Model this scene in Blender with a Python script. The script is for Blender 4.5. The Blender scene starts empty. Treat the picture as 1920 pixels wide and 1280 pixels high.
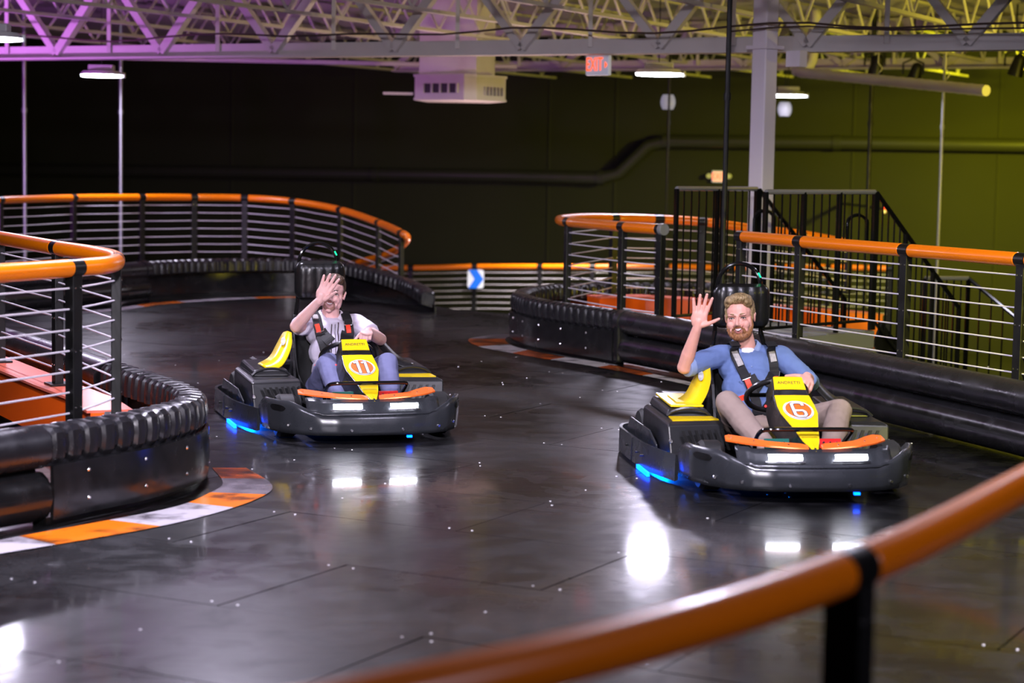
import bpy, math, random
from mathutils import Vector, Matrix, Euler
from mathutils.bvhtree import BVHTree
random.seed(4)
S = bpy.context.scene
COL = S.collection
PI = math.pi
V = Vector

# ------------------------------------------------------------------ camera, world, lights, exposure
cd = bpy.data.cameras.new('camera'); cam = bpy.data.objects.new('camera', cd); COL.objects.link(cam)
cd.sensor_width = 36; cd.lens = 3733 / 1920 * 36; cd.clip_end = 200
cam.matrix_world = Matrix.Translation((0, 0, 1.68)) @ Matrix.Rotation(PI/2 - math.atan(340/3733), 4, 'X') @ Matrix.Rotation(.018, 4, 'Z')
cd.dof.use_dof = True; cd.dof.focus_distance = 12.0; cd.dof.aperture_fstop = 2.2
S.camera = cam
S.view_settings.view_transform = 'Standard'; S.view_settings.look = 'None'
S.view_settings.exposure = 0.0; S.view_settings.gamma = 1.0; S.view_settings.use_curve_mapping = False
w = bpy.data.worlds.new('world'); S.world = w; w.use_nodes = True
w.node_tree.nodes['Background'].inputs[0].default_value = (.5, .45, .7, 1)
w.node_tree.nodes['Background'].inputs[1].default_value = .006

def area(name, loc, target, size, power, color, shape='DISK', size_y=None, spread=180):
    l = bpy.data.lights.new(name, 'AREA'); l.shape = shape; l.size = size
    if size_y: l.size_y = size_y
    l.energy = power; l.color = color; l.spread = math.radians(spread)
    o = bpy.data.objects.new(name, l); COL.objects.link(o); o.location = loc
    o.rotation_euler = (V(target) - V(loc)).to_track_quat('-Z', 'Y').to_euler()
    return o
def spot(name, loc, target, power, color, deg, blend=.8, r=.1):
    l = bpy.data.lights.new(name, 'SPOT'); l.energy = power; l.color = color
    l.spot_size = math.radians(deg); l.spot_blend = blend; l.shadow_soft_size = r
    o = bpy.data.objects.new(name, l); COL.objects.link(o); o.location = loc
    o.rotation_euler = (V(target) - V(loc)).to_track_quat('-Z', 'Y').to_euler()
    return o
COOL = (.82, .76, 1.0)
# high bay lamps: the four in view and those hanging outside the frame
LAMPS = [(-4.45, 17.0, 2.63, 260), (-5.05, 24.4, 2.62, 150), (1.52, 21.5, 2.63, 300), (3.79, 28.0, 2.65, 90),
         (-1.9, 13.2, 3.3, 330), (4.6, 13.6, 3.3, 120), (-2.9, 7.9, 3.3, 540), (1.4, 8.3, 3.3, 390)]
for x, y, z, p in LAMPS:
    area('highbay_glow', (x, y, z - .035), (x, y, 0), .42, p * .45, COOL)
area('purple_wash', (-8.5, 17.5, .4), (-6.0, 22.5, 3.6), .5, 125, (.60, .17, .80), spread=75)  # added unseen wash that tints the left ceiling purple
area('yellow_wash', (8.6, 17.5, .6), (4.6, 23, 3.4), .5, 150, (.85, .70, .06), spread=100)  # added unseen wash that tints the right ceiling yellow
area('amber_uplight', (0.3, 25.5, -1.1), (-.3, 22, 3.6), 1.0, 48, (1, .66, .62), spread=70)  # added uplight hidden behind the track slab, brightens the ceiling
area('yellow_wall_wash', (9.0, 26.2, 3.1), (7.2, 33.2, .7), .6, 400, (.80, .78, .01), spread=96)  # added unseen wash, gives the back wall its yellow green cast
area('front_right_fill', (3.9, 1.6, 3.1), (2.2, 5.0, .6), .4, 45, COOL)  # added fill, brightens the foreground rail at the right
area('fill_behind_camera', (-.3, .2, 3.6), (-.3, 13, 0), .5, 62, (.95, .88, 1.0), spread=46)  # added fill from the camera side, lifts the rails and cables
area('low_fence_fill', (.5, 30.8, 3.1), (.5, 31.6, 0), .4, 110, (1, .93, .9), spread=60)  # added unseen fill, brightens the low distant rail
area('yellow_barrier_wash', (4.6, 5.6, 3.3), (3.9, 11.6, .1), .4, 90, (.9, .85, .02), spread=44)  # added unseen wash that tints the right barrier yellow

# ------------------------------------------------------------------ materials
MATS = {}
def mat(name, col, rough=.5, metal=0, emit=None, estr=0, noise=0, nscale=8, bump=0, bscale=40, rvar=0, coat=0, spec=.5, trans=0):
    if name in MATS: return MATS[name]
    m = bpy.data.materials.new(name); m.use_nodes = True; nt = m.node_tree; N = nt.nodes; Lk = nt.links
    b = N['Principled BSDF']
    b.inputs['Base Color'].default_value = (*col, 1); b.inputs['Roughness'].default_value = rough
    b.inputs['Metallic'].default_value = metal; b.inputs['Coat Weight'].default_value = coat
    b.inputs['Specular IOR Level'].default_value = spec
    if trans: b.inputs['Transmission Weight'].default_value = trans
    if emit: b.inputs['Emission Color'].default_value = (*emit, 1); b.inputs['Emission Strength'].default_value = estr
    tc = N.new('ShaderNodeTexCoord')
    if noise or rvar:
        n = N.new('ShaderNodeTexNoise'); n.inputs['Scale'].default_value = nscale; n.inputs['Detail'].default_value = 5
        Lk.new(tc.outputs['Object'], n.inputs['Vector'])
    if noise:
        mx = N.new('ShaderNodeMix'); mx.data_type = 'RGBA'
        mx.inputs['A'].default_value = (*[c*(1-noise) for c in col], 1); mx.inputs['B'].default_value = (*[min(1, c*(1+noise)) for c in col], 1)
        Lk.new(n.outputs['Fac'], mx.inputs['Factor']); Lk.new(mx.outputs['Result'], b.inputs['Base Color'])
    if rvar:
        mr = N.new('ShaderNodeMapRange'); mr.inputs['From Min'].default_value = .3; mr.inputs['From Max'].default_value = .7
        mr.inputs['To Min'].default_value = max(.03, rough - rvar); mr.inputs['To Max'].default_value = rough + rvar
        Lk.new(n.outputs['Fac'], mr.inputs['Value']); Lk.new(mr.outputs['Result'], b.inputs['Roughness'])
    if bump:
        n2 = N.new('ShaderNodeTexNoise'); n2.inputs['Scale'].default_value = bscale; n2.inputs['Detail'].default_value = 4
        Lk.new(tc.outputs['Object'], n2.inputs['Vector'])
        bp = N.new('ShaderNodeBump'); bp.inputs['Strength'].default_value = bump; bp.inputs['Distance'].default_value = .01
        Lk.new(n2.outputs['Fac'], bp.inputs['Height']); Lk.new(bp.outputs['Normal'], b.inputs['Normal'])
    MATS[name] = m
    return m

M_post = mat('black_powder_coat', (.0045, .0045, .0045), .45, rvar=.1)
M_rail = mat('orange_plastic', (1.0, .23, .0), .3, coat=.15)
M_collar = mat('black_rubber', (.006, .006, .006), .35)
M_wire = mat('steel_cable', (.86, .80, .88), .3, 0)
M_bolt = mat('bolt_steel', (.8, .8, .8), .25, 1)
M_cush = mat('barrier_plastic', (.015, .0145, .017), .3, rvar=.12, nscale=6, bump=.12, bscale=30)
M_skirt = mat('scuffed_skirt_plastic', (.012, .012, .013), .2, rvar=.1, noise=.4, nscale=9, bump=.05, bscale=14)
M_orange = mat('orange_painted_steel', (1.0, .13, .004), .35)
M_flange = mat('pink_lit_orange_flange', (.9, .20, .12), .25)  # same orange steel, pinkish light on its top put into the colour
M_black = mat('kart_black_plastic', (.012, .012, .013), .33, rvar=.1, nscale=14)
M_dark = mat('kart_dark_plastic', (.02, .021, .023), .36, rvar=.12, nscale=12, bump=.1, bscale=60)
M_grey = mat('bumper_grey_plastic', (.034, .037, .042), .27, rvar=.07, nscale=5, noise=.25, metal=.2)
M_yellow = mat('kart_yellow', (.93, .66, .008), .25, coat=.4)
M_korange = mat('kart_orange', (1.0, .17, .02), .4)
M_white = mat('white_paint', (.85, .85, .86), .4)
M_chrome = mat('bright_metal', (.8, .8, .82), .2, 1)
M_led = mat('led_white', (1, 1, 1), .4, emit=(.86, .88, 1), estr=30)
M_blue = mat('led_blue', (0, .1, 1), .4, emit=(.0, .05, 1), estr=16)
M_red = mat('pedal_red', (.7, .01, .01), .35)
M_green = mat('pedal_green', (.005, .12, .09), .35)
M_tyre = mat('tyre_rubber', (.01, .01, .01), .6)
M_vinyl = mat('black_vinyl', (.008, .008, .008), .28, bump=.2, bscale=25)
M_belt = mat('black_webbing', (.008, .008, .009), .7)
M_tab = mat('red_orange_webbing', (1.0, .05, .012), .5)
M_pad = mat('grey_strap_label', (.42, .40, .38), .7, noise=.5, nscale=60)
M_gloss = mat('gloss_black_tube', (.006, .006, .006), .12)
M_wallpaint = mat('black_wall_paint', (.017, .017, .014), .9, noise=.25, nscale=.6)
M_ceil = mat('white_steel', (.62, .58, .58), .55, noise=.12, nscale=3)
M_colm = mat('column_white', (.88, .80, .90), .5)
M_housing = mat('lamp_housing', (.6, .6, .62), .4)
M_lens = mat('lamp_lens', (1, 1, 1), .3, emit=(.85, .9, 1), estr=26)
M_pole = mat('galvanised_pole', (.55, .55, .62), .35, .8)
M_grate = mat('grey_landing_steel', (.35, .35, .36), .45, .6)
M_duct = mat('black_duct', (.03, .03, .03), .4)
M_signred = mat('exit_red', (1, .1, .02), .4, emit=(1, .10, .02), estr=1.6)
M_signpink = mat('exit_glow_face', (1, .6, .55), .4, emit=(1, .35, .3), estr=.7)
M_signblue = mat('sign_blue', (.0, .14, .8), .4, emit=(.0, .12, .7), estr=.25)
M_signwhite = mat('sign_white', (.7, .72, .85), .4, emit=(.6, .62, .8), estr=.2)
M_cable = mat('brown_cable', (.06, .035, .03), .5)
M_ink = mat('dark_ink', (.03, .01, .02), .5)

def floor_mat():
    m = bpy.data.materials.new('glossy_track_floor'); m.use_nodes = True; nt = m.node_tree; N = nt.nodes; Lk = nt.links
    b = N['Principled BSDF']; tc = N.new('ShaderNodeTexCoord'); geo = N.new('ShaderNodeNewGeometry')
    def noise(sc, det, vec=None, dist=0):
        n = N.new('ShaderNodeTexNoise'); n.inputs['Scale'].default_value = sc; n.inputs['Detail'].default_value = det; n.inputs['Distortion'].default_value = dist
        Lk.new(vec or geo.outputs['Position'], n.inputs['Vector']); return n.outputs['Fac']
    def ramp(v, a, b_, c0=0, c1=1):
        r = N.new('ShaderNodeMapRange'); r.inputs['From Min'].default_value = a; r.inputs['From Max'].default_value = b_
        r.inputs['To Min'].default_value = c0; r.inputs['To Max'].default_value = c1; Lk.new(v, r.inputs['Value']); return r.outputs['Result']
    def math_(op, a, b_):
        r = N.new('ShaderNodeMath'); r.operation = op
        for i, q in enumerate((a, b_)):
            if isinstance(q, (int, float)): r.inputs[i].default_value = q
            else: Lk.new(q, r.inputs[i])
        return r.outputs[0]
    big = noise(.55, 4); fine = noise(55, 6); mid = noise(5, 6, dist=.6)
    mp = N.new('ShaderNodeMapping'); mp.inputs['Rotation'].default_value = (0, 0, .5); mp.inputs['Scale'].default_value = (1.2, 26, 1)
    Lk.new(geo.outputs['Position'], mp.inputs['Vector'])
    streak = noise(2.4, 5, mp.outputs['Vector'])
    v = N.new('ShaderNodeTexVoronoi'); v.inputs['Scale'].default_value = 1.9; Lk.new(geo.outputs['Position'], v.inputs['Vector'])
    scr = ramp(v.outputs['Distance'], 0, .012, 1, 0)
    r0 = ramp(big, .38, .62, .10, .20); r1 = ramp(mid, .45, .75, 0, .13); r2 = ramp(streak, .55, .75, 0, .12)
    Lk.new(math_('ADD', math_('ADD', math_('MULTIPLY', r0, 1.6), r1), math_('ADD', r2, .07)), b.inputs['Roughness'])
    b.inputs['Coat Weight'].default_value = .33; Lk.new(math_('ADD', math_('MULTIPLY', r0, .45), math_('MULTIPLY', r1, .5)), b.inputs['Coat Roughness'])
    c = math_('ADD', ramp(mid, .4, .8, .001, .009), ramp(streak, .58, .8, 0, .012))
    hz = noise(.33, 3); grain = noise(110, 8, dist=.3)
    scuff = math_('MULTIPLY', ramp(hz, .47, .62, 0, 1), ramp(grain, .35, .72, .0, .07))
    c2 = math_('ADD', math_('ADD', c, scuff), math_('MULTIPLY', scr, .5))
    cc = N.new('ShaderNodeCombineColor'); Lk.new(c2, cc.inputs[0]); Lk.new(c2, cc.inputs[1]); Lk.new(math_('MULTIPLY', c2, 1.04), cc.inputs[2])
    Lk.new(cc.outputs[0], b.inputs['Base Color']); b.inputs['Specular IOR Level'].default_value = .22
    bp = N.new('ShaderNodeBump'); bp.inputs['Strength'].default_value = .10; bp.inputs['Distance'].default_value = .0015
    Lk.new(math_('ADD', math_('MULTIPLY', fine, .6), math_('MULTIPLY', mid, .5)), bp.inputs['Height']); Lk.new(bp.outputs['Normal'], b.inputs['Normal'])
    return m
M_floor = floor_mat()
def worn(name, col, col2=(.03, .03, .03), th=.5, width=.12, rough=.22):
    m = bpy.data.materials.new(name); m.use_nodes = True; nt = m.node_tree; N = nt.nodes; Lk = nt.links; b = N['Principled BSDF']
    g = N.new('ShaderNodeNewGeometry'); n = N.new('ShaderNodeTexNoise'); n.inputs['Scale'].default_value = 5; n.inputs['Detail'].default_value = 8
    Lk.new(g.outputs['Position'], n.inputs['Vector'])
    r = N.new('ShaderNodeMapRange'); r.inputs['From Min'].default_value = th - width; r.inputs['From Max'].default_value = th + width; Lk.new(n.outputs['Fac'], r.inputs['Value'])
    mx = N.new('ShaderNodeMix'); mx.data_type = 'RGBA'; mx.inputs['A'].default_value = (*col, 1); mx.inputs['B'].default_value = (*col2, 1)
    Lk.new(r.outputs['Result'], mx.inputs['Factor']); Lk.new(mx.outputs['Result'], b.inputs['Base Color']); b.inputs['Roughness'].default_value = rough
    MATS[name] = m; return m

# ------------------------------------------------------------------ mesh builder
def catmull(pts, n=6, closed=False):
    P = [V(p) for p in pts]; out = []
    m = len(P)
    for i in range(m if closed else m-1):
        p1, p2 = P[i % m], P[(i+1) % m]
        p0 = P[(i-1) % m] if closed or i > 0 else p1 + (p1-p2)
        p3 = P[(i+2) % m] if closed or i < m-2 else p2 + (p2-p1)
        for k in range(n):
            t = k/n
            out.append(.5*((2*p1)+(-p0+p2)*t+(2*p0-5*p1+4*p2-p3)*t*t+(-p0+3*p1-3*p2+p3)*t**3))
    if not closed: out.append(P[-1].copy())
    return out

class MB:
    def __init__(s): s.v = []; s.f = []
    def add(s, vs, fs):
        o = len(s.v); s.v += [V(q) for q in vs]; s.f += [tuple(i+o for i in f) for f in fs]; return s
    def box(s, c, d, R=None):
        c = V(c); x, y, z = d[0]/2, d[1]/2, d[2]/2
        vs = [V((a*x, b*y, e*z)) for e in (-1, 1) for b in (-1, 1) for a in (-1, 1)]
        if R is not None: vs = [R @ q for q in vs]
        return s.add([c+q for q in vs], [(0,2,3,1),(4,5,7,6),(0,1,5,4),(2,6,7,3),(0,4,6,2),(1,3,7,5)])
    def rings(s, rings, closed=True, cap=True):
        n = len(rings[0]); vs = [q for r in rings for q in r]; fs = []
        for i in range(len(rings)-1):
            for j in range(n if closed else n-1):
                a = i*n+j; b = i*n+(j+1) % n
                fs.append((a, b, b+n, a+n))
        if cap and closed:
            fs.append(tuple(range(n-1, -1, -1))); fs.append(tuple((len(rings)-1)*n+j for j in range(n)))
        return s.add(vs, fs)
    def grid(s, rows): return s.rings(rows, closed=False, cap=False)
    def rcone(s, a, b, ra, rb, seg=14, flata=False, flatb=False, k=4, sq=1, sqdir=None):
        a, b = V(a), V(b); d = (b-a); Ln = d.length; d = d/Ln if Ln > 1e-6 else V((0, 0, 1))
        if sqdir is not None:
            x = V(sqdir); x = (x - d*x.dot(d)).normalized()
        else: x = d.orthogonal().normalized()
        y = d.cross(x)
        pr = []
        if flata: pr.append((0, ra))
        else: pr += [(-ra*math.cos(i*PI/2/k), ra*max(.02, math.sin(i*PI/2/k))) for i in range(k+1)]
        if flatb: pr.append((Ln, rb))
        else: pr += [(Ln+rb*math.sin(i*PI/2/k), rb*max(.02, math.cos(i*PI/2/k))) for i in range(k+1)]
        rings = [[a+d*t+(x*math.cos(2*PI*j/seg)*sq+y*math.sin(2*PI*j/seg))*r for j in range(seg)] for t, r in pr]
        return s.rings(rings)
    def cyl(s, a, b, r, r2=None, seg=12): return s.rcone(a, b, r, r if r2 is None else r2, seg, True, True)
    def ell(s, c, r, R=None, seg=16, k=10):
        c = V(c); rings = []
        for i in range(k+1):
            ph = PI*i/k; sr = max(.01, math.sin(ph))
            ring = [V((r[0]*sr*math.cos(2*PI*j/seg), r[1]*sr*math.sin(2*PI*j/seg), -r[2]*math.cos(ph))) for j in range(seg)]
            if R is not None: ring = [R @ q for q in ring]
            rings.append([c+q for q in ring])
        return s.rings(rings)
    def tube(s, pts, r, seg=8, cap=True, up=V((0, 0, 1))):
        P = [V(p) for p in pts]; rings = []; x = None
        for i, p in enumerate(P):
            t = (P[min(i+1, len(P)-1)]-P[max(i-1, 0)]).normalized()
            if x is None:
                x = t.orthogonal() if abs(t.dot(up)) > .95 else t.cross(up)
            x = (x - t*x.dot(t)).normalized(); y = t.cross(x)
            rr = r[i] if isinstance(r, (list, tuple)) else r
            rings.append([p+(x*math.cos(2*PI*j/seg)+y*math.sin(2*PI*j/seg))*rr for j in range(seg)])
        return s.rings(rings, cap=cap)
    def sweep(s, pts, prof, closed_path=False):   # prof: list of (out, z) or function(i)->list, path horizontal, 'out' along right normal
        P = [V(p) for p in pts]; rings = []; n = len(P)
        for i, p in enumerate(P):
            a = P[(i-1) % n] if closed_path else P[max(i-1, 0)]; b = P[(i+1) % n] if closed_path else P[min(i+1, n-1)]
            t = (b-a); t.z = 0; t.normalize(); o = V((t.y, -t.x, 0))
            pr = prof(i) if callable(prof) else prof
            rings.append([p+o*q[0]+V((0, 0, q[1])) for q in pr])
        if closed_path: rings.append(rings[0]); return s.rings(rings, cap=False)
        return s.rings(rings)
    def prism(s, poly, axis_vec):
        n = len(poly); a = [V(p) for p in poly]; b = [p+V(axis_vec) for p in a]
        return s.add(a+b, [tuple(range(n-1, -1, -1)), tuple(range(n, 2*n))]+[(i, (i+1) % n, n+(i+1) % n, n+i) for i in range(n)])

OFF = {}
def build(name, mb, m, parent=None, smooth=False, bevel=0, solid=0, sub=0, label=None, fixn=True):
    off = OFF.get(parent.name, V((0, 0, 0))) if parent else V((0, 0, 0))
    me = bpy.data.meshes.new(name); me.from_pydata([q-off for q in mb.v], [], mb.f)
    if fixn:
        import bmesh
        bm = bmesh.new(); bm.from_mesh(me); bmesh.ops.recalc_face_normals(bm, faces=bm.faces); bm.to_mesh(me); bm.free()
    me.materials.append(m); o = bpy.data.objects.new(name, me); COL.objects.link(o)
    if parent: o.parent = parent; OFF[o.name] = off
    if smooth:
        me.polygons.foreach_set('use_smooth', [True]*len(me.polygons))
    if solid: q = o.modifiers.new('solid', 'SOLIDIFY'); q.thickness = solid; q.offset = 0
    if bevel: q = o.modifiers.new('bevel', 'BEVEL'); q.width = bevel; q.segments = 2; q.limit_method = 'ANGLE'
    if sub: q = o.modifiers.new('sub', 'SUBSURF'); q.levels = sub; q.render_levels = sub
    if smooth == 'auto': me.set_sharp_from_angle(angle=math.radians(35))
    if label: o['label'] = label
    return o
def tag(o, label=None, cat=None, group=None, kind=None):
    if label: o['label'] = label
    if cat: o['category'] = cat
    if group: o['group'] = group
    if kind: o['kind'] = kind
    return o
def empty(name, loc, label, cat, group=None, rz=0, off=None, kind=None):
    o = bpy.data.objects.new(name, None); COL.objects.link(o); o.location = loc; o.rotation_euler.z = rz; o.empty_display_size = .1
    OFF[o.name] = V(off) if off is not None else V(loc)
    return tag(o, label, cat, group, kind)
def copy_part(o, parent):
    c = o.copy(); COL.objects.link(c); c.parent = parent; OFF[c.name] = OFF.get(o.name, V((0, 0, 0)))
    for ch in o.children: copy_part(ch, c)
    return c
def shift(o, parent, name, delta, me=None):   # a part sharing mesh data, moved
    c = bpy.data.objects.new(name, me or o.data); COL.objects.link(c); c.parent = parent; c.location = delta
    return c
def text(name, txt, m, M, size, parent, ext=.001, off=0, label=None, sx=1):
    cu = bpy.data.curves.new(name, 'FONT'); cu.body = txt; cu.size = size; cu.extrude = ext; cu.align_x = 'CENTER'; cu.align_y = 'CENTER'; cu.offset = off
    t = bpy.data.objects.new('tmp', cu); COL.objects.link(t)
    dg = bpy.context.evaluated_depsgraph_get(); me = bpy.data.meshes.new_from_object(t.evaluated_get(dg))
    bpy.data.objects.remove(t); me.name = name
    o_ = OFF.get(parent.name, V((0, 0, 0)))
    me.transform(Matrix.Translation(-o_) @ M @ Matrix.Diagonal((sx, 1, 1, 1))); me.materials.clear(); me.materials.append(m)
    o = bpy.data.objects.new(name, me); COL.objects.link(o); o.parent = parent; OFF[o.name] = o_
    if label: o['label'] = label
    return o
def frame(c, x, y):    # matrix with local x,y directions
    x = V(x).normalized(); y = V(y); y = (y-x*y.dot(x)).normalized(); z = x.cross(y)
    return Matrix.Translation(V(c)) @ Matrix((x, y, z)).transposed().to_4x4()

# ------------------------------------------------------------------ setting: floors
BY = math.radians(28); U = V((math.cos(BY), -math.sin(BY), 0)); W = V((math.sin(BY), math.cos(BY), 0))
FLOOR = [(-13, -1), (5.6, -1), (4.6, 6), (3.3, 11.35), (2.6, 14.6), (1.35, 21.0), (-.86, 22.63), (-2.3, 25.0), (-6.5, 25.5), (-13, 25)]
def clip(poly, conv):
    out = poly
    for i in range(len(conv)):
        a = V(conv[i]).to_2d() if len(conv[i]) > 2 else V(conv[i]); b = V(conv[(i+1) % len(conv)]); e = b-a; inp = out; out = []
        side = lambda p: e.x*(p.y-a.y)-e.y*(p.x-a.x)
        for j in range(len(inp)):
            p, q = inp[j], inp[(j+1) % len(inp)]; sp, sq = side(p), side(q)
            if sp >= 0: out.append(p)
            if (sp >= 0) != (sq >= 0): out.append(p+(q-p)*(sp/(sp-sq)))
        if len(out) < 3: return []
    return out
fb = MB(); fb.prism([(x, y, -.24) for x, y in FLOOR], (0, 0, .22))
floor = tag(build('floor', fb, M_black), kind='structure')
fl = empty('track_panels', (0, 0, 0), None, None, kind='structure'); bpy.data.objects.remove(fl)
pu, pv = 1.8, .9
u0, v0 = .1, 6.86
for i in range(-9, 9):
    for j in range(-9, 26):
        a = u0+i*pu+(pu/2 if j % 2 else 0); b = v0+j*pv; g = .003
        quad = [V((U*q+W*r).to_2d()) for q, r in ((a+g, b+g), (a+pu-g, b+g), (a+pu-g, b+pv-g), (a+g, b+pv-g))]
        c = clip(quad, FLOOR)
        if len(c) < 3: continue
        if (quad[0]+quad[2]).y/2 < 1.0: continue
        mb = MB(); tl = random.uniform(-.0012, .0012); tl2 = random.uniform(-.0010, .0010); cc = sum(c, V((0, 0)))/len(c)
        top = [V((p.x, p.y, (p.x-cc.x)*tl+(p.y-cc.y)*tl2)) for p in c]
        bot = [V((p.x, p.y, -.018)) for p in c]; n = len(c)
        mb.add(top+bot, [tuple(range(n)), tuple(range(2*n-1, n-1, -1))]+[(k, (k+1) % n, n+(k+1) % n, n+k) for k in range(n)])
        build('floor_panel', mb, M_floor, floor)
# screw heads of the panels in view
sm = MB()
for i in range(-9, 9):
    for j in range(-3, 12):
        for (du, dv) in ((.06, .05), (pu*.5, .05), (pu-.06, .05), (.06, pv-.05), (pu*.5, pv*.5), (pu-.06, pv-.05)):
            p = U*(u0+i*pu+(pu/2 if j % 2 else 0)+du)+W*(v0+j*pv+dv)
            if 5.5 < p.y < 17 and abs(p.x) < p.y*.3 and random.random() < .75:
                sm.rcone(p+V((0, 0, -.002)), p+V((0, 0, .0025)), .007, .005, 6, True, True)
tag(build('panel_screws', sm, mat('screw_heads', (.9, .88, .9), .35, .6), floor), kind='stuff')

lf = MB().box((0, 22, -1.5), (60, 50, .2)); tag(build('floor_lower', lf, M_duct), kind='structure')
# painted kerb marks (flat paint on the floor)
M_kw = worn('kerb_white_paint', (.62, .58, .62), (.10, .09, .10), .60, .10)
M_ko = worn('kerb_orange_paint', (.95, .22, .01), (.10, .03, .01), .58, .10)
M_ko2 = worn('kerb_orange_worn', (.55, .10, .01), (.06, .02, .01), .5, .12)
M_kc = worn('kerb_worn_clear', (.34, .30, .33), (.05, .045, .05), .48, .2)
def strip(inner, outer, i0, i1, m, z=.0045):
    mb = MB(); a = [V((*p, z)) for p in inner[i0:i1+1]]; b = [V((*p, z)) for p in outer[i0:i1+1]]
    mb.grid([a, b]); build('kerb_stripe', mb, m, floor)
def paths(inn, out, n=6):
    f = lambda P: [(q.x, q.y) for q in catmull([(x, y, 0) for x, y in P], n)]
    return f(inn), f(out)
ki, ko = paths([(-2.75, 7.65), (-2.35, 8.25), (-2.14, 8.59), (-1.88, 8.95), (-1.6, 9.38), (-1.5, 9.76), (-1.47, 10.1), (-1.6, 10.6)],
               [(-2.6, 7.55), (-2.19, 8.12), (-1.94, 8.42), (-1.62, 8.82), (-1.38, 9.24), (-1.22, 9.72), (-1.22, 10.1), (-1.42, 10.62)])
for k, (a, b, m) in enumerate([(0, 6, M_ko), (6, 12, M_kw), (12, 19, M_ko), (19, 26, M_kw), (26, 31, M_ko), (31, 38, M_kc), (38, 42, M_ko2)]): strip(ki, ko, a, b, m)
ri, ro = paths([(.05, 19.2), (-.06, 18.7), (-.02, 18.1), (.14, 17.6), (.4, 17.1), (.72, 16.65), (.98, 16.1), (1.26, 15.5), (1.7, 14.5)],
               [(-.1, 19.2), (-.4, 18.6), (-.3, 17.86), (0.0, 17.3), (.26, 16.86), (.6, 16.4), (.86, 15.95), (1.17, 15.4), (1.62, 14.4)], 5)
for a, b, m in [(0, 5, M_kc), (5, 10, M_ko2), (10, 15, M_kw), (15, 21, M_ko2), (21, 27, M_kw), (27, 33, M_ko2), (33, 38, M_kw)]: strip(ri, ro, a, b, m)
gi, go = paths([(-5.2, 20.4), (-4.4, 21.3), (-4.0, 22.5), (-3.1, 23.6), (-2.2, 23.9)], [(-5.1, 20.2), (-4.26, 21.1), (-3.86, 22.3), (-3.0, 23.4), (-2.2, 23.75)], 5)
for a, b, m in [(0, 4, M_kc), (4, 8, M_kw), (8, 11, M_ko), (11, 15, M_kw), (15, 20, M_ko)]: strip(gi, go, a, b, m)

# ------------------------------------------------------------------ setting: walls, ceiling, roof steel
def wall(name, a, b, z0, z1, t=.2):
    a, b = V(a), V(b); d = (b-a); n = V((-d.y, d.x, 0)).normalized()*t
    o = MB().prism([a+V((0, 0, z0)), b+V((0, 0, z0)), b+n+V((0, 0, z0)), a+n+V((0, 0, z0))], (0, 0, z1-z0))
    return tag(build(name, o, M_wallpaint), kind='structure')
wall('wall_back', (-14, 39.2, 0), (13.5, 31.6, 0), -1.4, 3.9)
wall('wall_left', (-13.5, -2, 0), (-14, 39.2, 0), -1.4, 3.9)
wall('wall_right', (13.5, 31.6, 0), (11.5, -2, 0), -1.4, 3.9)
wall('wall_rear', (11.5, -2.5, 0), (-13.5, -2.5, 0), -1.4, 3.9)
# corrugated roof deck
cb = MB(); rows = []
n = 90
for k in range(n+1):
    r = -13+26*k/n
    zz = [3.76, 3.72][k % 2]
    for rr in (r, r+.05): rows.append([U*q+W*rr+V((2, 18, zz)) for q in (-18, 20)])
cb.grid([[V((p.x, p.y, p.z)) for p in row] for row in rows])
tag(build('ceiling', cb, M_ceil), kind='structure')
cb2 = MB().box((0, 19, 3.95), (34, 46, .1)); tag(build('ceiling_slab', cb2, M_wallpaint), kind='structure')

G0 = V((.05, 19.42, 0))       # a lower node of the roof girder
def girder(name, origin, zb, zt, k0, k1, sp, label):
    g = empty(name, origin+U*(k0*sp)+V((0, 0, zb)), label, 'girder', 'white roof girders')
    L0, L1 = origin+U*(k0*sp), origin+U*(k1*sp); R = Matrix.Rotation(-BY, 3, 'Z')
    Ln = (L1-L0).length; mid = (L0+L1)/2
    b = MB()
    b.box(mid+V((0, 0, zb+.0)), (Ln, .22, .02), R); b.box(mid+V((0, 0, zb+.07))+W*.03, (Ln, .02, .14), R)
    build('bottom_chord', b, M_ceil, g)
    t = MB(); t.box(mid+V((0, 0, zt)), (Ln, .2, .03), R); t.box(mid+V((0, 0, zt-.07)), (Ln, .02, .14), R); build('top_chord', t, M_ceil, g)
    for k in range(k0, k1):
        p = origin+U*(k*sp)+V((0, 0, zb+.06)); q = origin+U*((k+.5)*sp)+V((0, 0, zt-.06)); p2 = origin+U*((k+1)*sp)+V((0, 0, zb+.06))
        for a, c, w_ in ((p, q, .09), (p2, q, .075)):
            d = (c-a); Rm = frame((0, 0, 0), d, W).to_3x3()
            build('web_member', MB().box((a+c)/2, (d.length, .09, w_), Rm), M_ceil, g)
        m_ = MB(); m_.box((q+V((0, 0, zb+.06-zt+.06))+q)/2, (.04, .04, zt-zb-.12), None); build('hanger', m_, M_ceil, g)
    return g
girder('roof_girder', G0, 2.70, 3.68, -5, 6, 1.45, 'big white steel truss crossing the top of the picture, resting on the column')
girder('roof_girder', G0+W*9.5, 3.02, 3.68, -5, 7, 1.45, 'smaller white truss farther back beneath the roof deck')
ORD = 'first second third fourth fifth sixth seventh eighth ninth tenth eleventh twelfth last'.split()
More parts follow.
